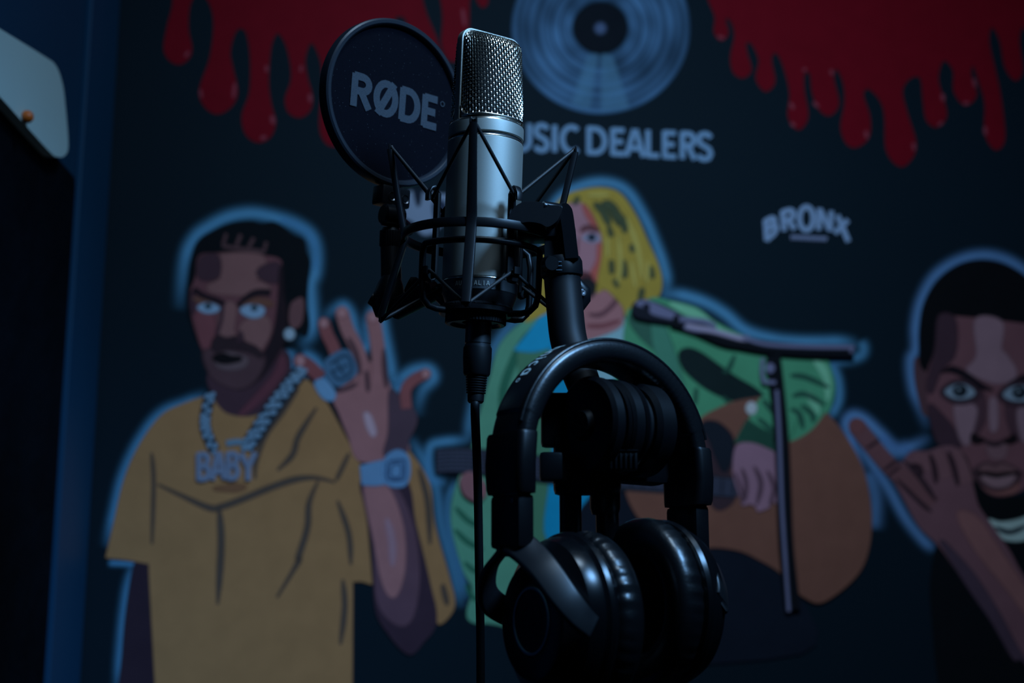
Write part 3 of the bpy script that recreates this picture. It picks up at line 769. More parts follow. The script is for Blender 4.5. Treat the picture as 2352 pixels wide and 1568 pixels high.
g.strokes('string', [('1003,%d 1090,%d 1400,%d 1700,%d' % (1038 + k * 9, 1037 + k * 9, 1073 + k * 8, 1106 + k * 6.5), 2) for k in range(6)], paint(40, 46, 70), 1.2, parent=fb)
# sleeve cuff and strumming hand over the guitar belong to the figure
a.k = 160
a.simple('sleeve', P('1750,912 1775,925 1800,940 1830,960 1800,1030 1786,1024 1745,985 1722,962'), GR, 3)
a.strokes('sleeve_fold', [('1752,918 1790,960', 9), ('1740,960 1788,1000', 8)], GRD, 4, True)
cf = a.simple('cuff', P('1716,963 1716,963 1752,985 1792,1004 1792,1004 1786,1048 1786,1048 1745,1026 1715,1014 1687,1017 1687,1017'), paint(21, 50, 47), 3)
a.strokes('cuff_rib', [('%d,%d %d,%d' % (1722 + k * 11, 974 + k * 5.2, 1702 + k * 13, 1010 + k * 4.6), 2) for k in range(6)], paint(15, 36, 36), 1.5, parent=cf)
mb = MB(); a.fill(mb, ell(1726, 937, 11, 13), paint(120, 132, 160), 4); a.part('sleeve_button', mb)
hd = a.simple('strumming_hand', P('1690,1028 1718,1017 1756,1028 1788,1052 1793,1120 1790,1158 1776,1150 1766,1164 1742,1173 1736,1162 1722,1156 1706,1159 1701,1140 1685,1090'), paint(88, 70, 94), 3)
a.strokes('finger_shade', [('1704,1075 1714,1110 1712,1150', 7), ('1732,1070 1748,1110 1738,1160', 8), ('1762,1080 1778,1120 1768,1160', 7), ('1688,1085 1704,1130 1706,1156', 5)], paint(52, 40, 56), 3, True, parent=hd)
a.simple('fretting_hand', P('1086,1085 1062,1092 1058,1112 1070,1138 1100,1150 1120,1120'), paint(84, 60, 74), 3)

# ---- painted microphone boom in front of that figure
m_ = Art('painted_microphone_stand', 'black painted microphone stand in front of the painted guitar player', (1815, 1400), 'mural painting', lift=0.0095)
LAV = paint(66, 72, 106); LAV2 = paint(96, 98, 132)
mb = MB(); m_.fill(mb, P('1452,704 1466,690 1490,690 1530,704 1572,728 1568,744 1520,738 1480,732 1458,724'), paint(14, 18, 30), 3); m_.fill(mb, P('1462,698 1480,690 1510,700 1560,724 1552,732 1500,720 1490,708'), LAV, 4); m_.fill(mb, P('1478,700 1490,700 1488,714'), paint(12, 16, 28), 3)
m_.part('microphone_head', mb)
mb = MB(); m_.line(mb, P('1545,735 1600,752 1660,778 1702,786 1760,796 1850,804 1962,806'), 26, paint(7, 10, 18), 3)
m_.line(mb, P('1560,732 1620,738 1640,752 1600,756 1572,748'), 10, LAV, 4); m_.line(mb, P('1576,748 1640,760 1700,776 1720,776'), 9, LAV2, 4); m_.line(mb, P('1706,774 1760,790 1860,796 1962,797'), 7, LAV, 3); m_.line(mb, P('1955,800 1956,810'), 6, LAV, 3)
m_.part('boom_arm', mb)
mb = MB(); m_.line(mb, P('1776,815 1786,900 1795,1000 1800,1100 1806,1250 1822,1400'), 32, paint(7, 10, 18), 3)
m_.line(mb, P('1784,895 1790,1000 1797,1180 1812,1404'), 6, LAV, 3); m_.part('stand_pole', mb)
mb = MB(); m_.line(mb, P('1752,822 1750,850 1754,876 1754,876 1782,878'), 7, LAV, 2.5); m_.fill(mb, ell(1769, 845, 9, 10), LAV, 3); m_.part('clamp', mb)

# ---- the pointing person at the right edge
a = Art('painted_person', 'painted person with short black hair pointing a finger, at the right edge', (2250, 1520), 'mural painting')
a.glows('halo', [('2132,990 2116,940 2098,890 2092,830 2104,800 2104,750 2116,690 2148,634 2202,598 2262,586 2322,602 2380,645 2420,700', 26, .85),
   ('1990,1140 1970,1060 1952,1000 1944,970 1958,954 1984,962 2020,994 2060,1030 2100,1022 2140,1000', 26, .95), ('2010,1010 2050,1036 2090,1030', 34, .8), ('1960,990 2000,1060 2040,1120 2080,1190 2120,1240 2150,1265', 24, .8), ('1992,1080 2010,1140 2008,1220', 34, .6)], HALO2)
a.simple('body', P('2180,1180 2250,1150 2352,1150 2480,1160 2480,1660 2200,1660 2140,1400 2150,1260'), paint(5, 8, 14), 3)
a.simple('neck', P('2215,1050 2300,1140 2440,1130 2440,1230 2352,1240 2280,1220 2235,1140'), paint(5, 8, 13), 4)
a.simple('ear', P('2103,824 2118,830 2130,850 2136,945 2122,950 2112,920 2102,870'), paint(48, 34, 44), 3)
a.simple('hair', P('2115,838 2112,800 2113,750 2124,694 2156,642 2206,607 2262,598 2318,612 2370,650 2410,710 2430,800 2352,800 2160,800 2135,850'), paint(5, 7, 12), 3)
SK3 = paint(66, 45, 57); S3L = paint(82, 67, 84); S3D = paint(36, 26, 38)
face = a.simple('face', P('2158,724 2158,724 2250,732 2352,744 2430,752 2430,752 2440,860 2425,960 2400,1050 2360,1115 2310,1138 2268,1130 2238,1090 2215,1040 2160,1010 2135,940 2130,860 2150,800'), SK3, 3)
mb = MB()
a.fill(mb, P('2158,728 2190,730 2196,780 2188,820 2160,850 2140,900 2132,880 2150,800'), S3D, 7)
a.fill(mb, P('2136,930 2160,950 2190,985 2205,1030 2180,1030 2155,1015 2140,970'), S3D, 6)
a.fill(mb, P('2238,905 2258,905 2262,960 2240,1000 2232,990'), paint(46, 32, 44), 6)
a.fill(mb, P('2315,905 2330,915 2345,1000 2330,1005 2312,950'), paint(46, 32, 44), 6)
a.part('shadow_tones', mb, face)
mb = MB()
a.fill(mb, P('2242,734 2300,740 2298,800 2310,815 2332,850 2325,872 2285,878 2240,862 2222,848 2245,815'), S3L, 6)
a.fill(mb, P('2195,930 2240,935 2232,990 2222,1020 2205,1000'), S3L, 7)
a.fill(mb, P('2340,940 2380,935 2380,1000 2350,1010'), S3L, 7)
a.fill(mb, P('2274,920 2288,920 2290,980 2276,985'), S3L, 5)
a.fill(mb, P('2270,1020 2310,1020 2306,1050 2276,1050'), paint(72, 55, 68), 5)
a.fill(mb, P('2260,1118 2300,1126 2340,1110 2330,1130 2290,1134'), paint(78, 52, 58), 5)
a.part('lit_skin', mb, face)
a.strokes('eyebrow', [('2160,856 2185,848 2215,860 2250,885 2282,896', 15)], paint(14, 12, 20), 3, True, parent=face)
a.strokes('eyebrow', [('2304,896 2330,880 2360,866 2410,862', 15)], paint(14, 12, 20), 3, True, parent=face)
for pts, cx_, cy_ in (('2172,900 2190,886 2215,884 2238,900 2225,912 2195,914', 2205, 898), ('2306,906 2325,890 2355,888 2378,902 2360,918 2325,918', 2342, 902)):
    a.simple('eye_socket', [(x + (x - cx_) * .35, y + (y - cy_) * .7) for x, y in P(pts)], paint(34, 25, 36), 5, parent=face)
    a.simple('eye', P(pts), paint(76, 92, 116), 4, parent=face)
    mb = MB(); a.fill(mb, ell(cx_, cy_ - 1, 15, 13), paint(12, 18, 28), 3); a.fill(mb, ell(cx_ - 3, cy_ - 4, 3, 3), paint(70, 85, 105), 2); a.part('iris', mb, face)
mb = MB()
a.fill(mb, P('2234,996 2250,1004 2262,1010 2245,1018 2232,1012'), paint(14, 11, 17), 4)
a.fill(mb, P('2330,998 2316,1006 2304,1012 2320,1018 2334,1012'), paint(14, 11, 17), 4)
a.line(mb, P('2262,1012 2284,1020 2306,1013'), 8, paint(30, 22, 32), 4, True)
a.part('nostrils', mb, face)
lip = a.simple('lip', P('2234,1084 2262,1062 2284,1066 2306,1062 2340,1080 2348,1088 2330,1112 2290,1126 2255,1112'), paint(42, 30, 40), 4, parent=face)
mb = MB(); a.fill(mb, P('2250,1078 2266,1066 2284,1072 2304,1066 2332,1080 2290,1084'), paint(66, 48, 58), 3); a.fill(mb, P('2256,1094 2290,1098 2330,1092 2318,1112 2290,1118 2268,1110'), paint(82, 66, 80), 4); a.part('lip_light', mb, face)
a.strokes('mouth_line', [('2240,1086 2270,1088 2290,1092 2312,1088 2342,1086', 7)], paint(10, 9, 14), 3, True, parent=face)
cl = a.simple('collar', P('2270,1194 2300,1200 2345,1192 2400,1170 2410,1200 2360,1236 2318,1240 2290,1226'), paint(98, 118, 130), 4)
a.strokes('collar_line', [('2285,1210 2320,1222 2360,1206', 9)], paint(20, 28, 40), 3, True, parent=cl)
arm = a.simple('forearm', P('2074,1060 2094,1038 2132,1036 2164,1026 2196,1029 2222,1068 2235,1119 2248,1164 2280,1209 2319,1267 2352,1325 2440,1440 2440,1640 2352,1518 2328,1512 2280,1428 2222,1344 2158,1254 2113,1209 2074,1139 2049,1087'), paint(66, 47, 60), 3)
mb = MB(); a.fill(mb, P('2160,1240 2230,1310 2290,1400 2345,1500 2420,1600 2352,1516 2328,1510 2280,1428 2222,1344'), paint(42, 34, 50), 5); a.part('shaded_edge', mb, arm)
mb = MB(); a.fill(mb, P('2200,1180 2246,1190 2300,1270 2352,1345 2420,1450 2400,1470 2320,1360 2240,1260'), paint(80, 56, 64), 6); a.part('lit_skin', mb, arm)
mb = MB(); a.line(mb, P('1966,976 2004,1024 2050,1076 2106,1122 2140,1160'), 38, paint(64, 44, 54), 3); a.fill(mb, ell(1968, 978, 17, 17), paint(68, 44, 52), 3)
fin = a.part('pointing_finger', mb)
a.strokes('finger_crease', [('1990,1030 2020,1010', 4), ('2030,1080 2062,1056', 5), ('2040,1092 2068,1070', 4), ('2076,1058 2100,1080 2130,1120 2150,1150', 9), ('2060,1100 2110,1150 2140,1175', 7)], paint(30, 22, 32), 3, True, parent=fin)
mb = MB()
for pts, w_ in (('2100,1050 2125,1056 2135,1080', 26), ('2150,1036 2165,1065 2172,1100', 26), ('2190,1036 2208,1070 2222,1110', 28)):
    a.line(mb, P(pts), w_, paint(70, 50, 62), 5)
a.part('knuckles', mb, arm)
a.strokes('knuckle_shade', [('2136,1042 2146,1075 2150,1110', 8), ('2178,1036 2192,1075 2200,1115', 8), ('2094,1066 2112,1074 2118,1092', 7)], paint(26, 18, 28), 4, True, parent=arm)

# ------------------------------------------------------------------ microphone
def rotm(axis, deg): return Matrix.Rotation(math.radians(deg), 4, axis)
COLLAR = px3(1117, 291, 1.045)
TILT = rotm('X', 2.5) @ rotm('Y', 2.0)
MIC = Matrix.Translation(COLLAR) @ TILT                    # local z = 0 is the collar's upper edge
MICZ = MIC.to_3x3() @ Vector((0, 0, 1))
mroot = thing('microphone', 'silver large diaphragm studio microphone with woven wire grille', 'microphone', MIC @ rotm('Z', 33))
RB = 0.0277
MB().lathe([(0, .0010), (.0240, .0010), (RB - .0024, .0008), (RB - .0006, -.0010), (RB - .0001, -.0022)], n=72).build('collar_rim', M['nickel_edge'], mroot, 30)
b = MB().lathe([(RB - .0006, -.0020), (RB - .0001, -.0021), (RB, -.0035), (RB, -.0105), (RB - .0006, -.0112), (RB - .002, -.0113)], n=72)
b.build('collar', M['nickel'], mroot, 30)
b = MB().lathe([(RB - .0012, -.0110), (RB - .0012, -.0134)], n=72); b.build('groove_ring', M['groove'], mroot)
b = MB().lathe([(RB - .0018, -.0132), (RB - .0003, -.0133), (RB, -.0139), (RB - .0003, -.0145)], n=72); b.build('bright_ring', M['nickel_edge'], mroot)
body = MB().lathe([(RB - .0003, -.0143), (RB, -.0148), (RB, -.1166), (RB - .0005, -.1172)], n=72).build('body', M['nickel'], mroot, 30)
MB().lathe([(RB - .0008, -.1170), (RB - .0001, -.1174), (RB, -.1178), (RB - .0004, -.1183)], n=72).build('bright_ring', M['nickel_edge'], mroot)
lower = MB().lathe([(RB - .0005, -.1182), (RB - .0004, -.1262), (RB - .0010, -.1270), (.0240, -.1350), (.0225, -.1365), (0, -.1365)], n=72).build('base_cap', M['darknickel'], mroot, 30)
# faint engraved word round the base cap
rot33 = math.radians(33)
mb = MB()
def wrap_letters(mb, text, r, z0, h, a0, step, w):
    for i, chh in enumerate(text):
        for st in GL[chh]:
            pr = []
            for x, y in st:
                ang = math.radians(a0 + (i + x * .72) * step)
                pr.append((ang, z0 + y * h))
            for k in range(len(pr) - 1):
                (t0, za), (t1, zb) = pr[k], pr[k + 1]
                du = (t1 - t0) * r; dz = zb - za; l = math.hypot(du, dz) or 1
                nu, nz = -dz / l * w / 2, du / l * w / 2
                q = []
                for t, z, s in ((t0, za, 1), (t1, zb, 1), (t1, zb, -1), (t0, za, -1)):
                    tt = t + s * nu / r
                    q.append(Vector((r * math.sin(tt), -r * math.cos(tt), z + s * nz)))
                mb.add(q, [(0, 1, 2, 3)])
wrap_letters(mb, 'AUSTRALIA', RB + .00005, -.1238, .0032, -70 - 0, 6.0, .0005)
mb.build('engraving', M['nickel'], lower, 0)

# head: band frame, two bulged woven grilles, dark liner
ZT_, ZB_ = .0690, .0012
A_, BBOT, BTOP = .0236, .0240, .0135
def head_b(z):
    t = max(0, min(1, (z - ZB_) / (ZT_ - ZB_)))
    bb = BBOT + (BTOP - BBOT) * t ** 1.4
    if t > .86: bb *= math.sqrt(max(0.0, 1 - ((t - .86) / .155) ** 2)) * .55 + .45 * (1 - (t - .86) / .14 * .6)
    return bb
def head_a(z):
    rc = .0075
    a_ = A_
    if z > ZT_ - rc: a_ = A_ - rc + math.sqrt(max(0, rc * rc - (z - ZT_ + rc) ** 2))
    if z < ZB_ + rc * .9: a_ = A_ - .0003
    return a_
_tb = []
_ln = 0.0; _pp = None
for _k in range(601):
    _t = math.pi * _k / 600; _c = -math.cos(_t); _s = math.sin(_t)
    _q = (math.copysign(abs(_c) ** (2 / 2.6), _c) * .0236, abs(_s) ** (2 / 2.6) * .0185)
    if _pp: _ln += math.hypot(_q[0] - _pp[0], _q[1] - _pp[1])
    _tb.append((_ln, _t)); _pp = _q
def even(u):
    target = max(0, min(1, u)) * _ln
    lo, hi = 0, 600
    while hi - lo > 1:
        m = (lo + hi) // 2
        if _tb[m][0] <= target: lo = m
        else: hi = m
    l0, t0 = _tb[lo]; l1, t1 = _tb[hi]
    return t0 + (t1 - t0) * ((target - l0) / (l1 - l0) if l1 > l0 else 0)
def head_pt(u, z, side, lift=0.0, shrink=1.0):
    """u in 0..1 from one side of the band to the other"""
    th = even(u)
    e = 2 / 2.6
    cx_ = -math.cos(th); sy_ = math.sin(th)
    x = math.copysign(abs(cx_) ** e, cx_) * (head_a(z) * shrink + lift * abs(cx_))
    y = (abs(sy_) ** e) * (head_b(z) * shrink - .0032 + lift) + .0032
    return Vector((x, side * y, z))
for side, nm in ((-1, 'front_grille'), (1, 'rear_grille')):
    b = MB(); NV = 30; NH = 27; amp = .00042; rw = .00046
    zs = [ZB_ + .0012 + (ZT_ - ZB_ - .0022) * j / (NH - 1) for j in range(NH)]
    for j, z in enumerate(zs):                      # weft wires, horizontal
        pts = []
        for k in range((NV + 1) * 2 + 1):
            u = k / ((NV + 1) * 2)
            w_ = math.cos(math.pi * (k / 2 + j))
            pts.append(head_pt(u, z, side, amp * w_))
        b.tube(pts, rw, 5, cap=False)
    for i in range(1, NV + 1):                      # warp wires, vertical
        u = i / (NV + 1); pts = []
        for k in range((NH - 1) * 2 + 1):
            j = k / 2
            z = zs[0] + (zs[-1] - zs[0]) * k / ((NH - 1) * 2)
            w_ = -math.cos(math.pi * (i + j))
            pts.append(head_pt(u, z, side, amp * w_))
        b.tube(pts, rw, 5, cap=False)
    b.build(nm, M['wire'], mroot, 60, recalc=False)
b = MB(); NU = 40; vs = []; fs = []
zs = [ZB_ + (ZT_ - ZB_) * j / 16 for j in range(17)]
for z in zs:
    for i in range(NU):
        u = (i % 20) / 20; side = -1 if i < 20 else 1
        p = head_pt(u if side < 0 else 1 - u, z, side, 0, .955); p.y *= .955
        vs.append(p)
for j in range(16):
    for i in range(NU): fs.append((j * NU + i, j * NU + (i + 1) % NU, (j + 1) * NU + (i + 1) % NU, (j + 1) * NU + i))
fs.append(tuple(16 * NU + i for i in range(NU)))
b.add(vs, fs); b.build('inner_screen', M['liner'], mroot, 60)
# the band: a rounded frame standing round both grilles
path = []
hw = A_ + .0010; rc = .0080
path += [(-hw, ZB_ - .001), (-hw, .020), (-hw, .040), (-hw, ZT_ + .0008 - rc)]
path += [(-hw + rc - rc * math.cos(t), ZT_ + .0008 - rc + rc * math.sin(t)) for t in [math.pi / 2 * k / 8 for k in range(1, 9)]]
path += [(hw - rc + rc * math.sin(t), ZT_ + .0008 - rc + rc * math.cos(t)) for t in [math.pi / 2 * k / 8 for k in range(0, 9)]]
path += [(hw, .040), (hw, .020), (hw, ZB_ - .001)]
fr = []
for i, (x, z) in enumerate(path):
    p0 = path[max(i - 1, 0)]; p1 = path[min(i + 1, len(path) - 1)]
    t = Vector((p1[0] - p0[0], 0, p1[1] - p0[1])).normalized()
    fr.append((Vector((x, 0, z)), Vector((0, 1, 0)), Vector((-t.z, 0, t.x))))
b = MB().sweep(fr, rrect(.0072, .0024, .0008, 3)); b.build('head_band', M['nickel'], mroot, 30)
# lower window corners and sill between band and collar
for sx_ in (-1, 1):
    for sy2 in (-1, 1):
        b = MB(); n = 8; R_ = .0090
        vs = []; fs = []
        for k in range(n + 1):
            zz = R_ * k / n
            smax = R_ - math.sqrt(max(0, R_ * R_ - (R_ - zz) ** 2))
            for s_ in range(6):
                sl = .0008 + smax * s_ / 5
                u = sl / _ln
                p = head_pt(u, ZB_ + zz, sy2, .0011)
                vs.append(Vector((p.x if sx_ < 0 else -p.x, p.y, ZB_ + zz)))
        for k in range(n):
            for s_ in range(5): fs.append((k * 6 + s_, k * 6 + s_ + 1, k * 6 + 7 + s_, k * 6 + 6 + s_))
        b.add(vs, fs); b.build('window_corner', M['nickel'], mroot, 40)
        rim_ = [vs[k * 6 + 5] for k in range(n + 1)]
        MB().tube(rim_, .0007, 6).build('window_edge', M['nickel_edge'], mroot, 60)
for sy2 in (-1, 1):
    MB().tube([head_pt(.03 + .94 * k / 30, ZB_ + .0006, sy2, .0006) for k in range(31)], .0009, 8).build('window_sill', M['nickel_edge'], mroot, 60)

# ------------------------------------------------------------------ shock mount
SHK = MIC @ Matrix.Translation((-.0022, 0, 0))
sroot = thing('shock_mount', 'black shock mount cradle with elastic cords around the silver microphone', 'shock mount', SHK)
def cyl(r, az, z):
    t = math.radians(az)
    return Vector((-r * math.sin(t), -r * math.cos(t), z))      # az measured from the camera side to the left
A0 = 4.0
RT_, ZTIP, RR, ZR, RBOT, ZBOT = .068, -.0188, .0545, -.0850, .069, -.1440
for q in range(4):
    az = A0 + 90 * q
    t = math.radians(az); out = Vector((-math.sin(t), -math.cos(t), 0)); sd = Vector((math.cos(t), -math.sin(t), 0))
    b = MB()
    prof = [(RT_, ZTIP), (RT_ - .0040, ZTIP - .020), (RT_ - .0085, ZTIP - .042), (RR + .0008, ZR + .006), (RR, ZR), (RR + .0008, ZR - .006), (RR + .0052, -.108), (RBOT - .003, -.132), (RBOT, ZBOT)]
    fr = [(out * r + Vector((0, 0, z)), sd, out) for r, z in prof]
    ws = [.0054, .0060, .0068, .0074, .0076, .0076, .0076, .0074, .0066]
    n = len(fr); vs = []; fs = []
    for (p, a_, o_), w_ in zip(fr, ws):
        sec = rrect(w_, .0046, .0012, 2)
        vs += [p + a_ * s + o_ * q_ for s, q_ in sec]
    m = len(sec)
    for i in range(n - 1):
        for k in range(m): fs.append((i * m + k, i * m + (k + 1) % m, (i + 1) * m + (k + 1) % m, (i + 1) * m + k))
    fs += [tuple(range(m)), tuple((n - 1) * m + k for k in range(m))]
    b.add(vs, fs)
    for s in (-1, 1):                               # forked tips that hold the cord
        b.box(out * (RT_ + .0004) + sd * (.0021 * s) + Vector((0, 0, ZTIP + .0018)), (.0014, .0014, .0046), rot=Matrix.Rotation(-t, 3, 'Z'), bevel=.0003)
        b.box(out * (RBOT + .0002) + sd * (.0024 * s) + Vector((0, 0, ZBOT - .0016)), (.0016, .0016, .0040), rot=Matrix.Rotation(-t, 3, 'Z'), bevel=.0003)
    b.build('outer_post', M['plastic'], sroot, 35)
fr = []
for i in range(64):
    t = 2 * math.pi * i / 64
    fr.append((Vector((RR * math.cos(t), RR * math.sin(t), ZR)), Vector((math.cos(t), math.sin(t), 0)), Vector((0, 0, 1))))
MB().sweep(fr, rrect(.0036, .0066, .0010, 2), closed=True).build('outer_ring', M['plastic'], sroot, 35)
# inner cradle: hooked bars, wire hoop and legs, base plate and nut
H0 = 52.0; RH = .0455; ZHT, ZHB = -.0625, -.1130
for q in range(4):
    az = H0 + 90 * q
    t = math.radians(az); out = Vector((-math.sin(t), -math.cos(t), 0)); sd = Vector((math.cos(t), -math.sin(t), 0))
    b = MB()
    Rl = .0378
    prof = [(Rl, -.0580), (Rl, -.085), (Rl, -.100), (Rl, -.1190)]
    b.sweep([(out * r + Vector((0, 0, z)), sd, out) for r, z in prof], rrect(.0058, .0030, .0008, 2))
    for zc, sg in ((-.0575, 1), (-.1185, -1)):      # hook curling outwards
        hk = [(Rl, zc), (Rl + .0012, zc + sg * .0026), (Rl + .0038, zc + sg * .0036), (Rl + .0064, zc + sg * .0022), (RH + .0004, zc - sg * .0015), (RH + .0004, zc - sg * .0065)]
        b.sweep([(out * r + Vector((0, 0, z)), sd, Vector((0, 0, 1)) if 0 < i < 4 else out) for i, (r, z) in enumerate(hk)], rrect(.0052, .0024, .0007, 2))
    b.build('hook_bar', M['plastic'], sroot, 40)
hoop = []
ZH = -.0955; RHp = .0462
legL, legR = 56.0, -74.0
def legpath(az):
    return [cyl(RHp, az, ZH - .004), cyl(RHp, az, -.112), cyl(RHp - .0003, az, -.128), cyl(RHp - .002, az, -.1345), cyl(RHp - .0065, az, -.1388), cyl(RHp - .0125, az, -.1400), cyl(.024, az, -.1400)]
pts = list(reversed(legpath(legL))) + [cyl(RHp, legL - 1.2, ZH - .0012), cyl(RHp, legL - 4.5, ZH)]
pts += [cyl(RHp, legL - 8 + (legR + 8 - legL + 8) * k / 18, ZH) for k in range(19)]
pts += [cyl(RHp, legR + 4.5, ZH), cyl(RHp, legR + 1.2, ZH - .0012)] + legpath(legR)
MB().tube(pts, .0024, 10).build('cradle_wire', M['plastic'], sroot, 50)
pts = list(reversed(legpath(legL + 180))) + [cyl(RHp, legL + 180 - 4, ZH + .006), cyl(.040, legL + 170, ZH + .012)]
MB().tube(pts, .0024, 10).build('cradle_wire', M['plastic'], sroot, 50)
MB().lathe([(0, -.1362), (.0252, -.1362), (.0268, -.1372), (.0268, -.1402), (.0255, -.1414), (0, -.1414)], n=56).build('base_plate', M['plastic'], sroot, 35)
felt = MB().lathe([(.0235, -.1362), (.0238, -.1349), (.0252, -.1345), (.0262, -.1352), (.0264, -.1364)], n=56).build('felt_ring', add_noise(mat_principled('black_felt', (.008, .008, .009), .95, 0, .1), 900, .5, 1.0, 900, .001), sroot, 60)
prof = []
b = MB(); n = 120; vs = []; fs = []
for i in range(n):
    t = 2 * math.pi * i / n; r = .0216 + (.0004 if i % 2 else 0)
    for rr_, z in ((.010, -.1412), (r - .0006, -.1412), (r, -.1420), (r, -.1472), (r - .0010, -.1480), (.0185, -.1480), (.0165, -.1462), (.0098, -.1462)): vs.append((rr_ * math.cos(t), rr_ * math.sin(t), z))
for i in range(n):
    for k in range(7): fs.append((i * 8 + k, ((i + 1) % n) * 8 + k, ((i + 1) % n) * 8 + k + 1, i * 8 + k + 1))
b.add(vs, fs); b.build('ring_nut', M['plastic'], sroot, 30)
# elastic cords zigzag between post tips and hooks
for q in range(4):
    az = A0 + 90 * q
    for da in (H0 - A0, H0 - A0 - 90):
        for tip, hook, hz in ((cyl(RT_ - .0006, az, ZTIP + .0022), ZHT, 1), (cyl(RBOT - .0006, az, ZBOT - .0018), ZHB, -1)):
            h_ = cyl(RH - .0036, az + da, hook + hz * .0012)
            dv = (h_ - tip)
            pts = [tip - Vector((0, 0, hz * -.0006)), tip + dv * .03, tip + dv * .5, tip + dv * .97, h_]
            MB().tube(pts, .00135, 8).build('elastic_cord', M['cord'], sroot, 60)

# ------------------------------------------------------------------ microphone cable
croot = thing('microphone_cable', 'black cable with plug hanging down from the silver microphone', 'cable', MIC)
MB().lathe([(0, -.1465), (.0094, -.1465), (.0094, -.1612), (.0088, -.1616), (.0088, -.1621), (.0095, -.1625), (.0095, -.1645), (0, -.1645)], n=36).build('plug_barrel', M['darknickel'], croot, 30)
MB().lathe([(0, -.1640), (.0100, -.1640), (.0103, -.1652), (.0103, -.1720), (.0096, -.1832), (.0088, -.1846), (0, -.1846)], n=36).build('plug_shell', M['rubber'], croot, 30)
prof = [(.0080, -.1845)]
for k in range(7):
    z = -.1858 - k * .0018
    r = .0077 - k * .00012
    prof += [(r - .0012, z + .0006), (r, z + .0002), (r, z - .0006), (r - .0012, z - .0009)]
prof += [(.0060, -.1985), (.0058, -.2030), (.0048, -.2042), (0, -.2042)]
MB().lathe(prof, n=28).build('strain_relief', M['rubber'], croot, 25)
inv = MIC.inverted()
p0 = MIC @ Vector((0, 0, -.203))
pw = [p0, MIC @ Vector((0, 0, -.212)), px3(1097, 1100, 1.05), px3(1101, 1330, 1.055), px3(1104, 1568, 1.06)]
q = pw[-1]
pw += [Vector((q.x, q.y + .005, 1.0)), Vector((q.x + .004, q.y + .01, .6)), Vector((q.x + .01, q.y + .02, .2)), Vector((q.x + .02, q.y + .0, .035)), Vector((q.x + .08, q.y - .08, .0045)), Vector((q.x + .28, q.y - .18, .0045)), Vector((q.x + .6, q.y - .12, .0045)), Vector((q.x + .9, q.y + .1, .0045))]
def spline3(pts, sub=8):
    out = []
    n = len(pts)
    for i in range(n - 1):
        a0 = pts[max(i - 1, 0)]; a1 = pts[i]; a2 = pts[i + 1]; a3 = pts[min(i + 2, n - 1)]
        for k in range(sub):
            t = k / sub
            out.append(0.5 * (2 * a1 + (a2 - a0) * t + (2 * a0 - 5 * a1 + 4 * a2 - a3) * t * t + (3 * a1 - a0 - 3 * a2 + a3) * t ** 3))
    out.append(pts[-1])
    return out
MB().tube([inv @ p for p in spline3([Vector(p) for p in pw], 10)], .0033, 10).build('cable', M['rubber'], croot, 60)

# ------------------------------------------------------------------ pop filter
PC = px3(905, 238, 1.13)
PAZ = 41.0
PM = Matrix.Translation(PC) @ rotm('Z', PAZ) @ rotm('X', 5)
proot = thing('pop_filter', 'round black pop filter with printed brand name left of the microphone', 'pop filter', PM)
R0 = .0675
toY = axis_mat((0, 0, 0), (0, -1, 0), (1, 0, 0))     # revolve about the local y axis, front at -y
MB().lathe([(R0 - .0062, .0010), (R0 - .0055, .0042), (R0 - .0042, .0054), (R0 - .0018, .0056), (R0 - .0004, .0046), (R0, .0030), (R0, -.0046), (R0 - .0008, -.0056), (R0 - .0050, -.0056), (R0 - .0062, -.0030), (R0 - .0062, .0010)], toY, 96).build('rim', M['rim'], proot, 35)
fab = MB().lathe([(0, .0022), (.020, .0021), (.040, .0018), (R0 - .0058, .0012), (R0 - .0058, -.0006), (0, -.0006)], toY, 96).build('mesh_cloth', M['fabric'], proot, 40)
def flat_letter(mb, ch, x0, x1, z0, z1, w_, y, xf=None):
    for si, st in enumerate(GL[ch]):
        pr = [(x0 + (x1 - x0) * x, z0 + (z1 - z0) * v) for x, v in st]
        n = len(pr); vs = []
        for i, (x, z) in enumerate(pr):
            a_ = pr[max(i - 1, 0)]; c_ = pr[min(i + 1, n - 1)]
            if (pr[0][0] - pr[-1][0]) ** 2 + (pr[0][1] - pr[-1][1]) ** 2 < 1e-12:
                if i == 0: a_ = pr[-2]
                if i == n - 1: c_ = pr[1]
            tx, tz = c_[0] - a_[0], c_[1] - a_[1]; l = math.hypot(tx, tz) or 1
            for s in (-1, 1):
                P3 = (x + tz / l * w_ / 2 * s, y - si * 4e-6, z - tx / l * w_ / 2 * s)
                vs.append(xf(*P3) if xf else P3)
        mb.add(vs, [(2 * i, 2 * i + 1, 2 * i + 3, 2 * i + 2) for i in range(n - 1)])
xs = -.0425
for ch, wd in (('R', .0200), ('Ø', .0225), ('D', .0205), ('E', .0165)):
    mb = MB(); flat_letter(mb, ch, xs, xs + wd * .96, -.0120, .0142, .0061, -.00245)
    mb.build('printed_letter', M['fprint'], fab, 0, recalc=False)
    xs += wd + .0020
mb = MB(); flat_letter(mb, 'O', xs - .001, xs + .0036, .0085, .0128, .0006, -.00245); mb.build('registered_mark', M['fprint'], fab, 0, recalc=False)
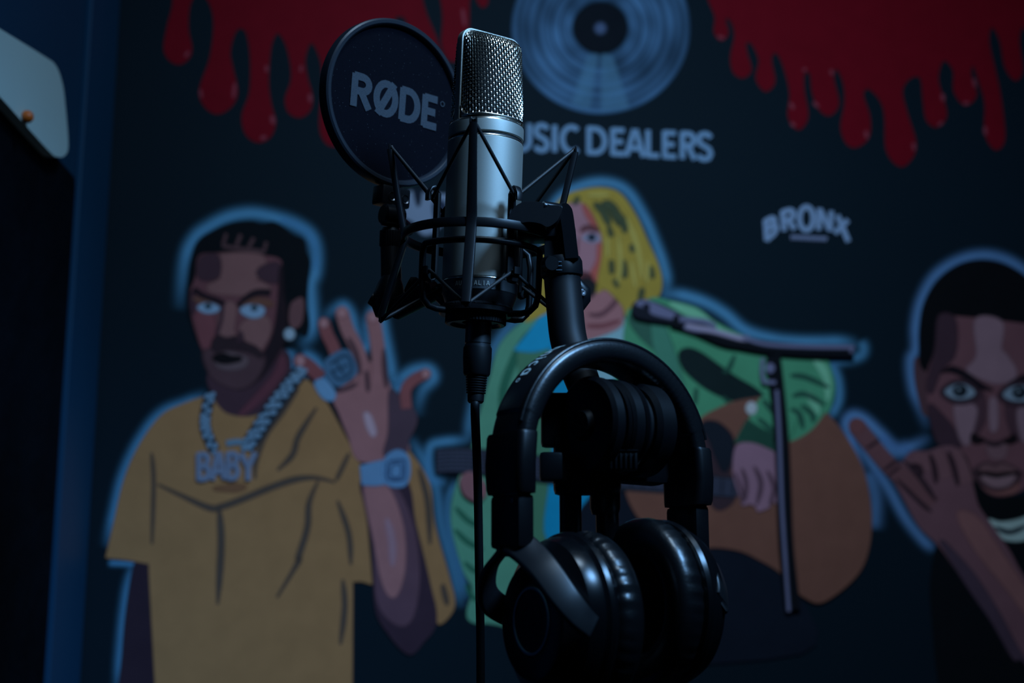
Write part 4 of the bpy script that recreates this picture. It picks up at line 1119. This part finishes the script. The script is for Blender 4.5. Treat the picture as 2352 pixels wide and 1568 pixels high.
# holder under the rim, joints and arm down to the shock mount
iw = PM.inverted()
def pl(px, py, d): return iw @ px3(px, py, d)
zb = -R0
b = MB(); b.box((.003, -.001, zb - .0085), (.0270, .0150, .0155), bevel=.0022); brk = b.build('bracket', M['plastic'], proot, 30)
for sx_ in (-.0016, .0112):
    MB().lathe([(0, -.0004), (.0022, -.0004), (.0026, .0), (.0034, .0006), (.0034, .0)], axis_mat((sx_, -.0085, zb - .0095), (0, -1, 0)), 20).build('screw', M['steel'], brk, 30)
    MB().lathe([(0, .0003), (.0021, .0003), (.0021, 0)], axis_mat((sx_, -.0085, zb - .0095), (0, -1, 0)), 6).build('hex_socket', M['hexdark'], brk, 10)
jc = pl(901, 496, 1.10)
MB().lathe([(0, -.0088), (.0070, -.0088), (.0086, -.0072), (.0088, 0), (.0086, .0072), (.0070, .0088), (0, .0088)], axis_mat(jc, (1, -.15, .0)), 28).build('pivot_joint', M['gloss'], proot, 40)
b = MB().tube([jc + Vector((.006, .004, 0)), jc + Vector((.016, .010, .001)), jc + Vector((.022, .013, -.002)), jc + Vector((.030, .018, -.004))], [.0030, .0034, .0052, .0042], 12)
b.build('tightening_lever', M['gloss'], proot, 40)
k1 = pl(898, 522, 1.10); k2 = pl(897, 568, 1.10)
dn = (k2 - k1).normalized(); ln = (k2 - k1).length
b = MB(); n = 60; vs = []; fs = []
for i in range(n):
    t = 2 * math.pi * i / n; r = .0084 + (.0003 if i % 2 else 0)
    for rr_, z in ((0, 0), (.0062, 0), (.0072, .0022), (r - .0003, .0024), (r, .0032), (r, ln - .001), (r - .0008, ln), (0, ln)):
        vs.append(axis_mat(k1, dn) @ Vector((rr_ * math.cos(t), rr_ * math.sin(t), z)))
for i in range(n):
    for k in range(7): fs.append((i * 8 + k, ((i + 1) % n) * 8 + k, ((i + 1) % n) * 8 + k + 1, i * 8 + k + 1))
b.add(vs, fs); b.build('knurled_collar', M['plastic'], proot, 30)
e1 = pl(899, 655, 1.09); e2 = pl(893, 700, 1.085)
MB().tube([k2 - dn * .002, k2 + (e1 - k2) * .5, e1], [.0079, .0078, .0080], 20).build('arm', M['plastic'], proot, 40)
b = MB().tube([pl(899, 640, 1.09), pl(897, 655, 1.088), pl(894, 680, 1.085), pl(888, 705, 1.083), pl(888, 724, 1.082), pl(892, 733, 1.082)], [.0078, .0100, .0122, .0118, .0085, .003], 20)
b.tube([pl(852, 684, 1.085), pl(862, 690, 1.085), pl(876, 694, 1.085)], [.0050, .0058, .006], 14)
b.build('elbow_joint', M['plastic'], proot, 40)
b = MB()
f0 = pl(905, 712, 1.08); f1 = pl(1000, 664, 1.065)
ax = (f1 - f0).normalized(); sdv = ax.cross(Vector((0, 0, 1))).normalized(); upv = sdv.cross(ax)
b.sweep([(f0 + ax * s, sdv, upv) for s in (0, .010, .022, (f1 - f0).length)], rrect(.0140, .0150, .0040, 3))
b.tube([pl(936, 652, 1.078), pl(944, 656, 1.078), pl(956, 664, 1.078)], [.006, .0078, .008], 14)
b.build('lower_arm', M['plastic'], proot, 35)
b = MB(); c0 = pl(1000, 664, 1.065); c1 = pl(1046, 712, 1.058)
b.tube([c0, c0 + (c1 - c0) * .5, c1], [.0060, .0056, .0056], 14); b.build('mounting_clamp', M['plastic'], proot, 40)

# ------------------------------------------------------------------ microphone stand
PX_, PY_ = .0388, .945
stroot = thing('microphone_stand', 'black boom microphone stand carrying the shock mount and headphones', 'stand', Matrix.Translation((PX_, PY_, 0)))
so = Vector((PX_, PY_, 0))
def sp(px, py, d): return px3(px, py, d) - so
MB().tube([(0, 0, .07), (0, 0, .60), (0, 0, 1.365)], .0074, 20).build('pole', M['plastic'], stroot, 50)
MB().lathe([(0, .05), (.018, .05), (.020, .055), (.020, .115), (.015, .125), (.0085, .13), (0, .13)], n=28).build('leg_hub', M['plastic'], stroot, 40)
for k in range(3):
    t = math.radians(90 + 120 * k)
    dx, dy = math.cos(t), math.sin(t)
    lg = MB().tube([(dx * .012, dy * .012, .10), (dx * .15, dy * .15, .055), (dx * .30, dy * .30, .012)], .0085, 14).build('leg', M['plastic'], stroot, 50)
    MB().tube([(dx * .285, dy * .285, .0155), (dx * .305, dy * .305, .0118), (dx * .312, dy * .312, .0112)], [.0100, .0110, .0085], 14).build('rubber_foot', M['rubber'], lg, 50)
# clutch: a pack of discs on an axle turned like the headphones
AXD = Vector((math.cos(math.radians(36)), math.sin(math.radians(36)), 0))
cc = sp(1352, 976, .925)
RC = .0318
def disc(name, s0, s1, r, mat, ch=.0015):
    m = axis_mat(cc + AXD * s0, AXD)
    L = s1 - s0
    return MB().lathe([(0, 0), (r - ch, 0), (r, ch), (r, L - ch), (r - ch, L), (0, L)], m, 56).build(name, mat, stroot, 35)
disc('clutch_disc', -.004, .007, RC, M['plastic'], .0025)
disc('clutch_core', .004, .055, RC - .006, M['rubber'])
disc('clutch_disc', .0090, .0120, RC - .0005, M['plastic'])
disc('clutch_disc', .0128, .0235, RC - .0002, M['plastic'], .002)
disc('clutch_disc', .0245, .0285, RC - .001, M['gloss'])
disc('clutch_disc', .0345, .0520, RC - .0005, M['plastic'], .003)
MB().lathe([(0, -.0075), (.0085, -.0075), (.0110, -.0040), (.0110, .001), (0, .001)], axis_mat(cc, AXD), 28).build('clutch_cap', M['rubber'], stroot, 40)
# housing below and left of the discs
b = MB(); n0 = Vector((math.sin(math.radians(36)) * 1, -math.cos(math.radians(36)), 0))
b.box(sp(1298, 965, .945), (.032, .014, .036), rot=Matrix.Rotation(math.radians(0), 3, 'Z'), bevel=.003)
b.box(sp(1348, 1070, .940), (.044, .020, .038), bevel=.004)
b.build('clutch_housing', M['plastic'], stroot, 35)
b = MB(); b.box(sp(1266, 1072, .925), (.0150, .014, .0185), bevel=.0025); b.box(sp(1290, 1085, .93), (.012, .012, .014), bevel=.002)
b.build('locking_tab', M['plastic'], stroot, 35)
b = MB(); b.box(sp(1470, 1045, .965), (.038, .020, .040), rot=Matrix.Rotation(math.radians(36), 3, 'Z'), bevel=.006); b.build('clutch_housing', M['plastic'], stroot, 35)
kn = MB(); kc = sp(1430, 1058, .912)
kn.box(kc, (.0185, .010, .0125), bevel=.0015)
knob = kn.build('ribbed_knob', M['plastic'], stroot, 35)
for k in range(6):
    MB().box(kc + Vector((-.0078 + k * .0031, -.0056, -.0008)), (.0013, .0018, .0100), bevel=.0004).build('rib', M['plastic'], knob, 30)
MB().box(kc + Vector((0, -.0052, .0060)), (.0190, .0016, .0010), bevel=.0003).build('knob_edge', M['gloss'], knob, 30)
# boom: tail below the clutch, grip above, swivel head
bt = [sp(1404, 1560, .955), sp(1398, 1300, .953), sp(1394, 1160, .950)]
MB().tube(bt, .0078, 18).build('boom_tail', M['plastic'], stroot, 50)
MB().tube([sp(1391, 1178, .950), sp(1390, 1165, .950), sp(1390, 1060, .948), sp(1388, 1040, .948)], [.0092, .0102, .0102, .009], 20).build('boom_sleeve', M['plastic'], stroot, 40)
gp = [sp(1390, 1050, .950), sp(1365, 950, .962), sp(1325, 840, .980), sp(1306, 780, .990), sp(1298, 715, .998), sp(1293, 660, 1.004), sp(1291, 632, 1.006)]
MB().tube(spline3(gp, 5), [.0095 + (.0035 if k > 12 else .0035 * k / 12) for k in range(31)], 24).build('boom_grip', M['rubber'], stroot, 50)
ct = sp(1289, 592, 1.008); cb = sp(1291, 641, 1.006); ca = (ct - cb)
MB().lathe([(0, 0), (.0125, 0), (.0148, .0022), (.0150, .0045), (.0148, ca.length - .003), (.0134, ca.length), (0, ca.length)], axis_mat(cb, ca), 28).build('locking_collar', M['plastic'], stroot, 40)
colr = stroot.children[-1]
for k in range(3):
    MB().box(sp(1283 + k * .5, 601 + k * 9.5, .992), (.0042, .0008, .0007), bevel=.0002).build('tick_mark', M['grey_metal'], colr, 0)
MB().tube([sp(1262, 606, .996), sp(1268, 604, .990)], [.0060, .0050], 18).build('collar_screw', M['plastic'], colr, 40)
MB().tube([sp(1322, 640, 1.012), sp(1334, 668, 1.012), sp(1336, 690, 1.012), sp(1330, 712, 1.008)], [.003, .0072, .0064, .003], 14).build('grip_bolt_boss', M['plastic'], stroot, 50)
MB().lathe([(0, 0), (.0026, 0), (.0026, .0008), (.0012, .0010), (0, .0006)], axis_mat(sp(1338, 672, 1.005), (.5, -.8, .1)), 16).build('bolt', M['steel'], stroot, 30)
# swivel head: two side plates and a wing lever reaching the shock mount ring
hx = Vector((1, 0, 0)); hz = Vector((0, 0, 1)); hy = Vector((0, 1, 0))
def outline(pts, d):
    c = px3(*[sum(p[i] for p in pts) / len(pts) for i in (0, 1)], d)
    return c, [((px3(x, y, d) - c).x, (px3(x, y, d) - c).z) for x, y in pts]
def plate(name, pts, d, th, mat, bevel=.0012, yaw=0, smooth=5):
    q = smooth_poly(P(pts), True, smooth)
    c, o = outline(q, d)
    b = MB().prism(o, hx, hz, hy, th, c - so)
    return b.build(name, mat, stroot, 30, bevel=bevel)
plate('swivel_plate', '1290,470 1300,466 1310,474 1316,490 1322,540 1328,598 1328,598 1298,600 1298,600 1292,540 1286,490', 1.000, .006, M['gloss'])
plate('swivel_plate', '1286,472 1296,468 1304,476 1310,494 1316,540 1321,600 1321,600 1262,600 1262,600 1272,560 1280,520', 1.012, .012, M['plastic'])
plate('swivel_neck', '1252,545 1262,520 1290,500 1318,520 1324,598 1324,598 1250,600 1250,600', 1.012, .018, M['plastic'])
plate('wing_lever', '1166,514 1168,504 1180,482 1196,470 1215,466 1240,468 1262,474 1290,480 1284,505 1272,520 1256,528 1240,520 1215,516 1190,519', .992, .012, M['plastic'], .0007)
MB().tube([sp(1246, 473, .990), sp(1262, 478, .992), sp(1284, 482, .996)], [.0035, .0045, .0045], 14).build('lever_pin', M['gloss'], stroot, 50)
MB().box(sp(1235, 528, 1.012), (.030, .022, .016), bevel=.003).build('mount_bracket', M['plastic'], stroot, 35)

# ------------------------------------------------------------------ headphones
HM = Matrix.Translation((.0595, .925, 1.256)) @ rotm('Z', 36)
hroot = thing('headphones', 'black closed back studio headphones hanging on the boom stand', 'headphones', HM)
RA = .0735; ZA = .1000               # arch of the padded headband (centre line)
def archf(deg, r=RA):
    t = math.radians(deg)
    return Vector((r * math.cos(t), 0, ZA + r * math.sin(t) * 1.0)), Vector((math.cos(t), 0, math.sin(t)))
fr = []
for k in range(193):
    dg = 170 - (170 - 10) * k / 192
    p, nrm = archf(dg)
    th = 1.0 if 12 < k < 180 else .88
    if 28 < dg < 72: th *= 1 + .030 * math.sin(dg * 1.9) * math.sin((dg - 28) / 44 * math.pi)   # gathered leatherette
    fr.append((p, Vector((0, 1, 0)) * 1.0, nrm * th))
sec = []
for i in range(28):
    t = 2 * math.pi * i / 28
    c, s = math.cos(t), math.sin(t)
    sec.append((math.copysign(abs(c) ** .55, c) * .0178, math.copysign(abs(s) ** .62, s) * .0086))
hb = MB().sweep(fr, sec).build('headband', M['leather'], hroot, 60)
# seam ridge along the outer front edge
MB().tube([archf(165 - 150 * k / 40, RA + .0070)[0] + Vector((0, -.0150, 0)) for k in range(41)], .0013, 8).build('seam_piping', M['leather'], hb, 60)
# printed letters on the outside: they run down the left flank
def band_xf(x, y, z):
    """x runs along the arch towards the left end, z across towards the front edge"""
    t = 90 + math.degrees((x + .0195) / (RA + .0086))
    p, nrm = archf(t, RA + .0086 + 0.0003)
    return p + Vector((0, -z, 0))
x0 = -.004
for ch, wd in (('h', .0080), ('n', .0080), ('i', .0038), ('c', .0076), ('a', .0080)):
    mb = MB(); flat_letter(mb, ch, x0 + .019, x0 + .019 + wd * .86, -.0065, .0045, .0016, 0, band_xf)
    mb.build('printed_letter', M['print'], hb, 0, recalc=False); x0 += wd + .0006
mb = MB(); flat_letter(mb, 'O', x0 + .0195, x0 + .0230, -.0065, -.0032, .0007, 0, band_xf); mb.build('registered_mark', M['print'], hb, 0, recalc=False)

def side(sgn, cupx, cupz, turn, lab):
    """one slider, yoke and ear cup; sgn -1 is the near left side"""
    X = lambda v: sgn * v
    # slider housing at the end of the band
    b = MB()
    f_ = []
    for z, xo, w_ in ((.1150, .0730, .0375), (.1130, .0736, .0395), (.0950, .0750, .0395), (.0800, .0745, .0380), (.0770, .0740, .0360)):
        f_.append((Vector((X(xo), 0, z)), Vector((0, 1, 0)), Vector((1, 0, 0)), w_))
    vs = []; fs = []
    for p, a_, b_, w_ in f_: vs += [p + a_ * s + b_ * t for s, t in rrect(w_, .0150, .0045, 3)]
    m = 16
    for i in range(len(f_) - 1):
        for k in range(m): fs.append((i * m + k, i * m + (k + 1) % m, (i + 1) * m + (k + 1) % m, (i + 1) * m + k))
    fs += [tuple(range(m)), tuple((len(f_) - 1) * m + k for k in range(m))]
    b.add(vs, fs); sl = b.build('slider_housing', M['plastic'], hroot, 35)
    b = MB(); b.box((X(.0740), 0, .0775), (.0105, .0270, .0040), bevel=.001); b.build('slider_rail', M['gloss'], sl, 30)
    b = MB(); b.box((X(.0735), 0, .0600), (.0125, .0305, .0330), bevel=.0030)
    st = b.build('yoke_stem', M['plastic'], hroot, 35)
    MB().lathe([(0, 0), (.0015, 0), (.0015, .0006), (0, .0004)], axis_mat((X(.0800), -.0100, .0720), (sgn, 0, 0)), 12).build('screw', M['steel'], st, 30)
    # yoke: two curved arms from the stem to pivots at the cup's front and back
    yx = X(.0735 if sgn < 0 else .0665)
    px_ = cupx + sgn * (.025 if sgn < 0 else .014)
    b = MB()
    for sy in (-1, 1):
        ctrl = [Vector((yx, sy * .004, .047)), Vector((yx * .99, sy * .015, .041)), Vector((yx * .95 + px_ * .05, sy * .031, .030)), Vector((yx * .75 + px_ * .25, sy * .0440, .014)), Vector((yx * .4 + px_ * .6, sy * .0490, .003)), Vector((px_, sy * .0500, -.004))]
        if sy > 0 and sgn < 0:
            ctrl[4].x = px_ - sgn * .012; ctrl[5].x = px_ - sgn * .026; ctrl[3].x -= sgn * .004
        if sy > 0 or sgn > 0:
            ctrl = [Vector((c.x, c.y * .86, c.z + (.004 if i == 5 else 0))) for i, c in enumerate(ctrl)]
        pts = spline3([c + Vector((0, 0, cupz)) if i > 1 else c for i, c in enumerate(ctrl)], 5)
        f2 = []
        for i, p in enumerate(pts):
            t = (pts[min(i + 1, len(pts) - 1)] - pts[max(i - 1, 0)]).normalized()
            nn = Vector((sgn, sy * 1.2, .95)); nn = (nn - t * nn.dot(t)).normalized()
            f2.append((p, t.cross(nn), nn))
        vs = []; fs = []; sec = rrect(.0210, .0050, .0022, 3); m = len(sec)
        for i, (p, a_, b_) in enumerate(f2):
            s_ = 1.0 - .25 * i / len(f2)
            vs += [p + a_ * s * s_ + b_ * t for s, t in sec]
        for i in range(len(f2) - 1):
            for k in range(m): fs.append((i * m + k, i * m + (k + 1) % m, (i + 1) * m + (k + 1) % m, (i + 1) * m + k))
        fs += [tuple(range(m)), tuple((len(f2) - 1) * m + k for k in range(m))]
        b.add(vs, fs)
    b.box((yx, 0, .0450), (.0100, .0220, .0120), bevel=.002)
    b.build('yoke', M['satin'], hroot, 45)
    # cup, revolved about the lateral axis; profile measured outward from the pad side
    cm = axis_mat((cupx, 0, cupz), (sgn, 0, 0), (0, 0, 1))
    cm = Matrix.Translation((cupx, 0, cupz)) @ rotm('Y', turn) @ Matrix.Translation((-cupx, 0, -cupz)) @ cm
    prof = [(0, .0000), (.0470, .0000), (.0508, .0015), (.0520, .0045), (.0512, .0075), (.0494, .0092), (.0488, .0100), (.0482, .0150), (.0460, .0200), (.0405, .0240), (.0355, .0285), (.0335, .0315), (.0318, .0322), (.0205, .0322), (.0200, .0318), (0, .0318)]
    cm = cm @ Matrix.Scale(1.07, 4, (1, 0, 0)) @ Matrix.Scale(1.07, 4, (0, 1, 0))
    cup = MB().lathe(prof, cm, 72, sy=.88).build('ear_cup', M['gloss'], hroot, 28)
    cup['label'] = lab
    MB().lathe([(.0180, .0319), (.0180, .0326), (.0194, .0326), (.0194, .0319)], cm, 64, sy=.88).build('badge_ring', M['ringprint'], cup, 30)
    MB().lathe([(.0104, .0318), (.0104, .0321), (.0110, .0321), (.0110, .0318)], cm, 48, sy=.88).build('emblem_circle', M['darkprint'], cup, 30)
    mb = MB()
    for pts, w_ in (([(0, .009), (-.0045, -.0075)], .0010), ([(0, .009), (.0045, -.0075)], .0010), ([(-.0052, -.0078), (.0052, -.0078)], .0010), ([(0, .0065), (0, -.0075)], .0014)):
        (x0_, z0_), (x1_, z1_) = pts
        l = math.hypot(x1_ - x0_, z1_ - z0_); nx, nz = (z1_ - z0_) / l * w_ / 2, -(x1_ - x0_) / l * w_ / 2
        quad = [(x0_ + nx, z0_ + nz), (x1_ + nx, z1_ + nz), (x1_ - nx, z1_ - nz), (x0_ - nx, z0_ - nz)]
        mb.add([cm @ Vector((z, x * .88, .0320)) for x, z in quad], [(0, 1, 2, 3)])
    mb.build('emblem_letter', M['darkprint'], cup, 0)
    # padded cushion with gathered leatherette along its outer edge
    b = MB(); NU, NV = 132, 22; vs = []; fs = []
    rng = random.Random(11 + int(sgn))
    phs = [rng.uniform(0, 6.28) for _ in range(4)]
    for i in range(NU):
        t = 2 * math.pi * i / NU
        for j in range(NV):
            v = 2 * math.pi * j / NV
            rr_ = .0400 + .0126 * math.copysign(abs(math.cos(v)) ** .8, math.cos(v))
            zz = -.0105 + .0115 * math.copysign(abs(math.sin(v)) ** .8, math.sin(v))
            if math.cos(v) > -.1:
                g = math.exp(-((zz + .004) / .0075) ** 2)
                wv = math.sin(38 * t + .9 * math.sin(5 * t + phs[0]) + phs[1]) * (.6 + .4 * math.sin(7 * t + phs[2]))
                rr_ += .0012 * g * wv * max(0, math.cos(v))
            vs.append(cm @ Vector((rr_ * math.cos(t), rr_ * math.sin(t) * .88, zz)))
    for i in range(NU):
        for j in range(NV): fs.append((i * NV + j, ((i + 1) % NU) * NV + j, ((i + 1) % NU) * NV + (j + 1) % NV, i * NV + (j + 1) % NV))
    b.add(vs, fs); b.build('ear_pad', M['leather'], cup, 70)
    MB().lathe([(0, -.004), (.030, -.004), (.030, -.006), (0, -.006)], cm, 40, sy=.88).build('inner_cloth', M['rubber'], cup, 40)
    return cup
cup = side(-1, -.0270, .000, 0, 'near ear cup showing its badge')
side(1, .0440, .011, 0, 'far ear cup turned to show its cushion')
# cord leaving the near cup
hw_ = HM.inverted()
cs_ = HM @ Vector((-.045, .0, -.050))
pts = [cs_, cs_ + Vector((0, 0, -.03)), Vector((cs_.x - .01, cs_.y - .01, .9)), Vector((cs_.x - .02, cs_.y - .02, .3)), Vector((cs_.x - .04, cs_.y - .02, .04)), Vector((cs_.x - .12, cs_.y - .05, .004)), Vector((cs_.x - .3, cs_.y + .1, .004))]
MB().tube([hw_ @ p for p in spline3(pts, 8)], .0022, 8).build('cord', M['rubber'], hroot, 60)
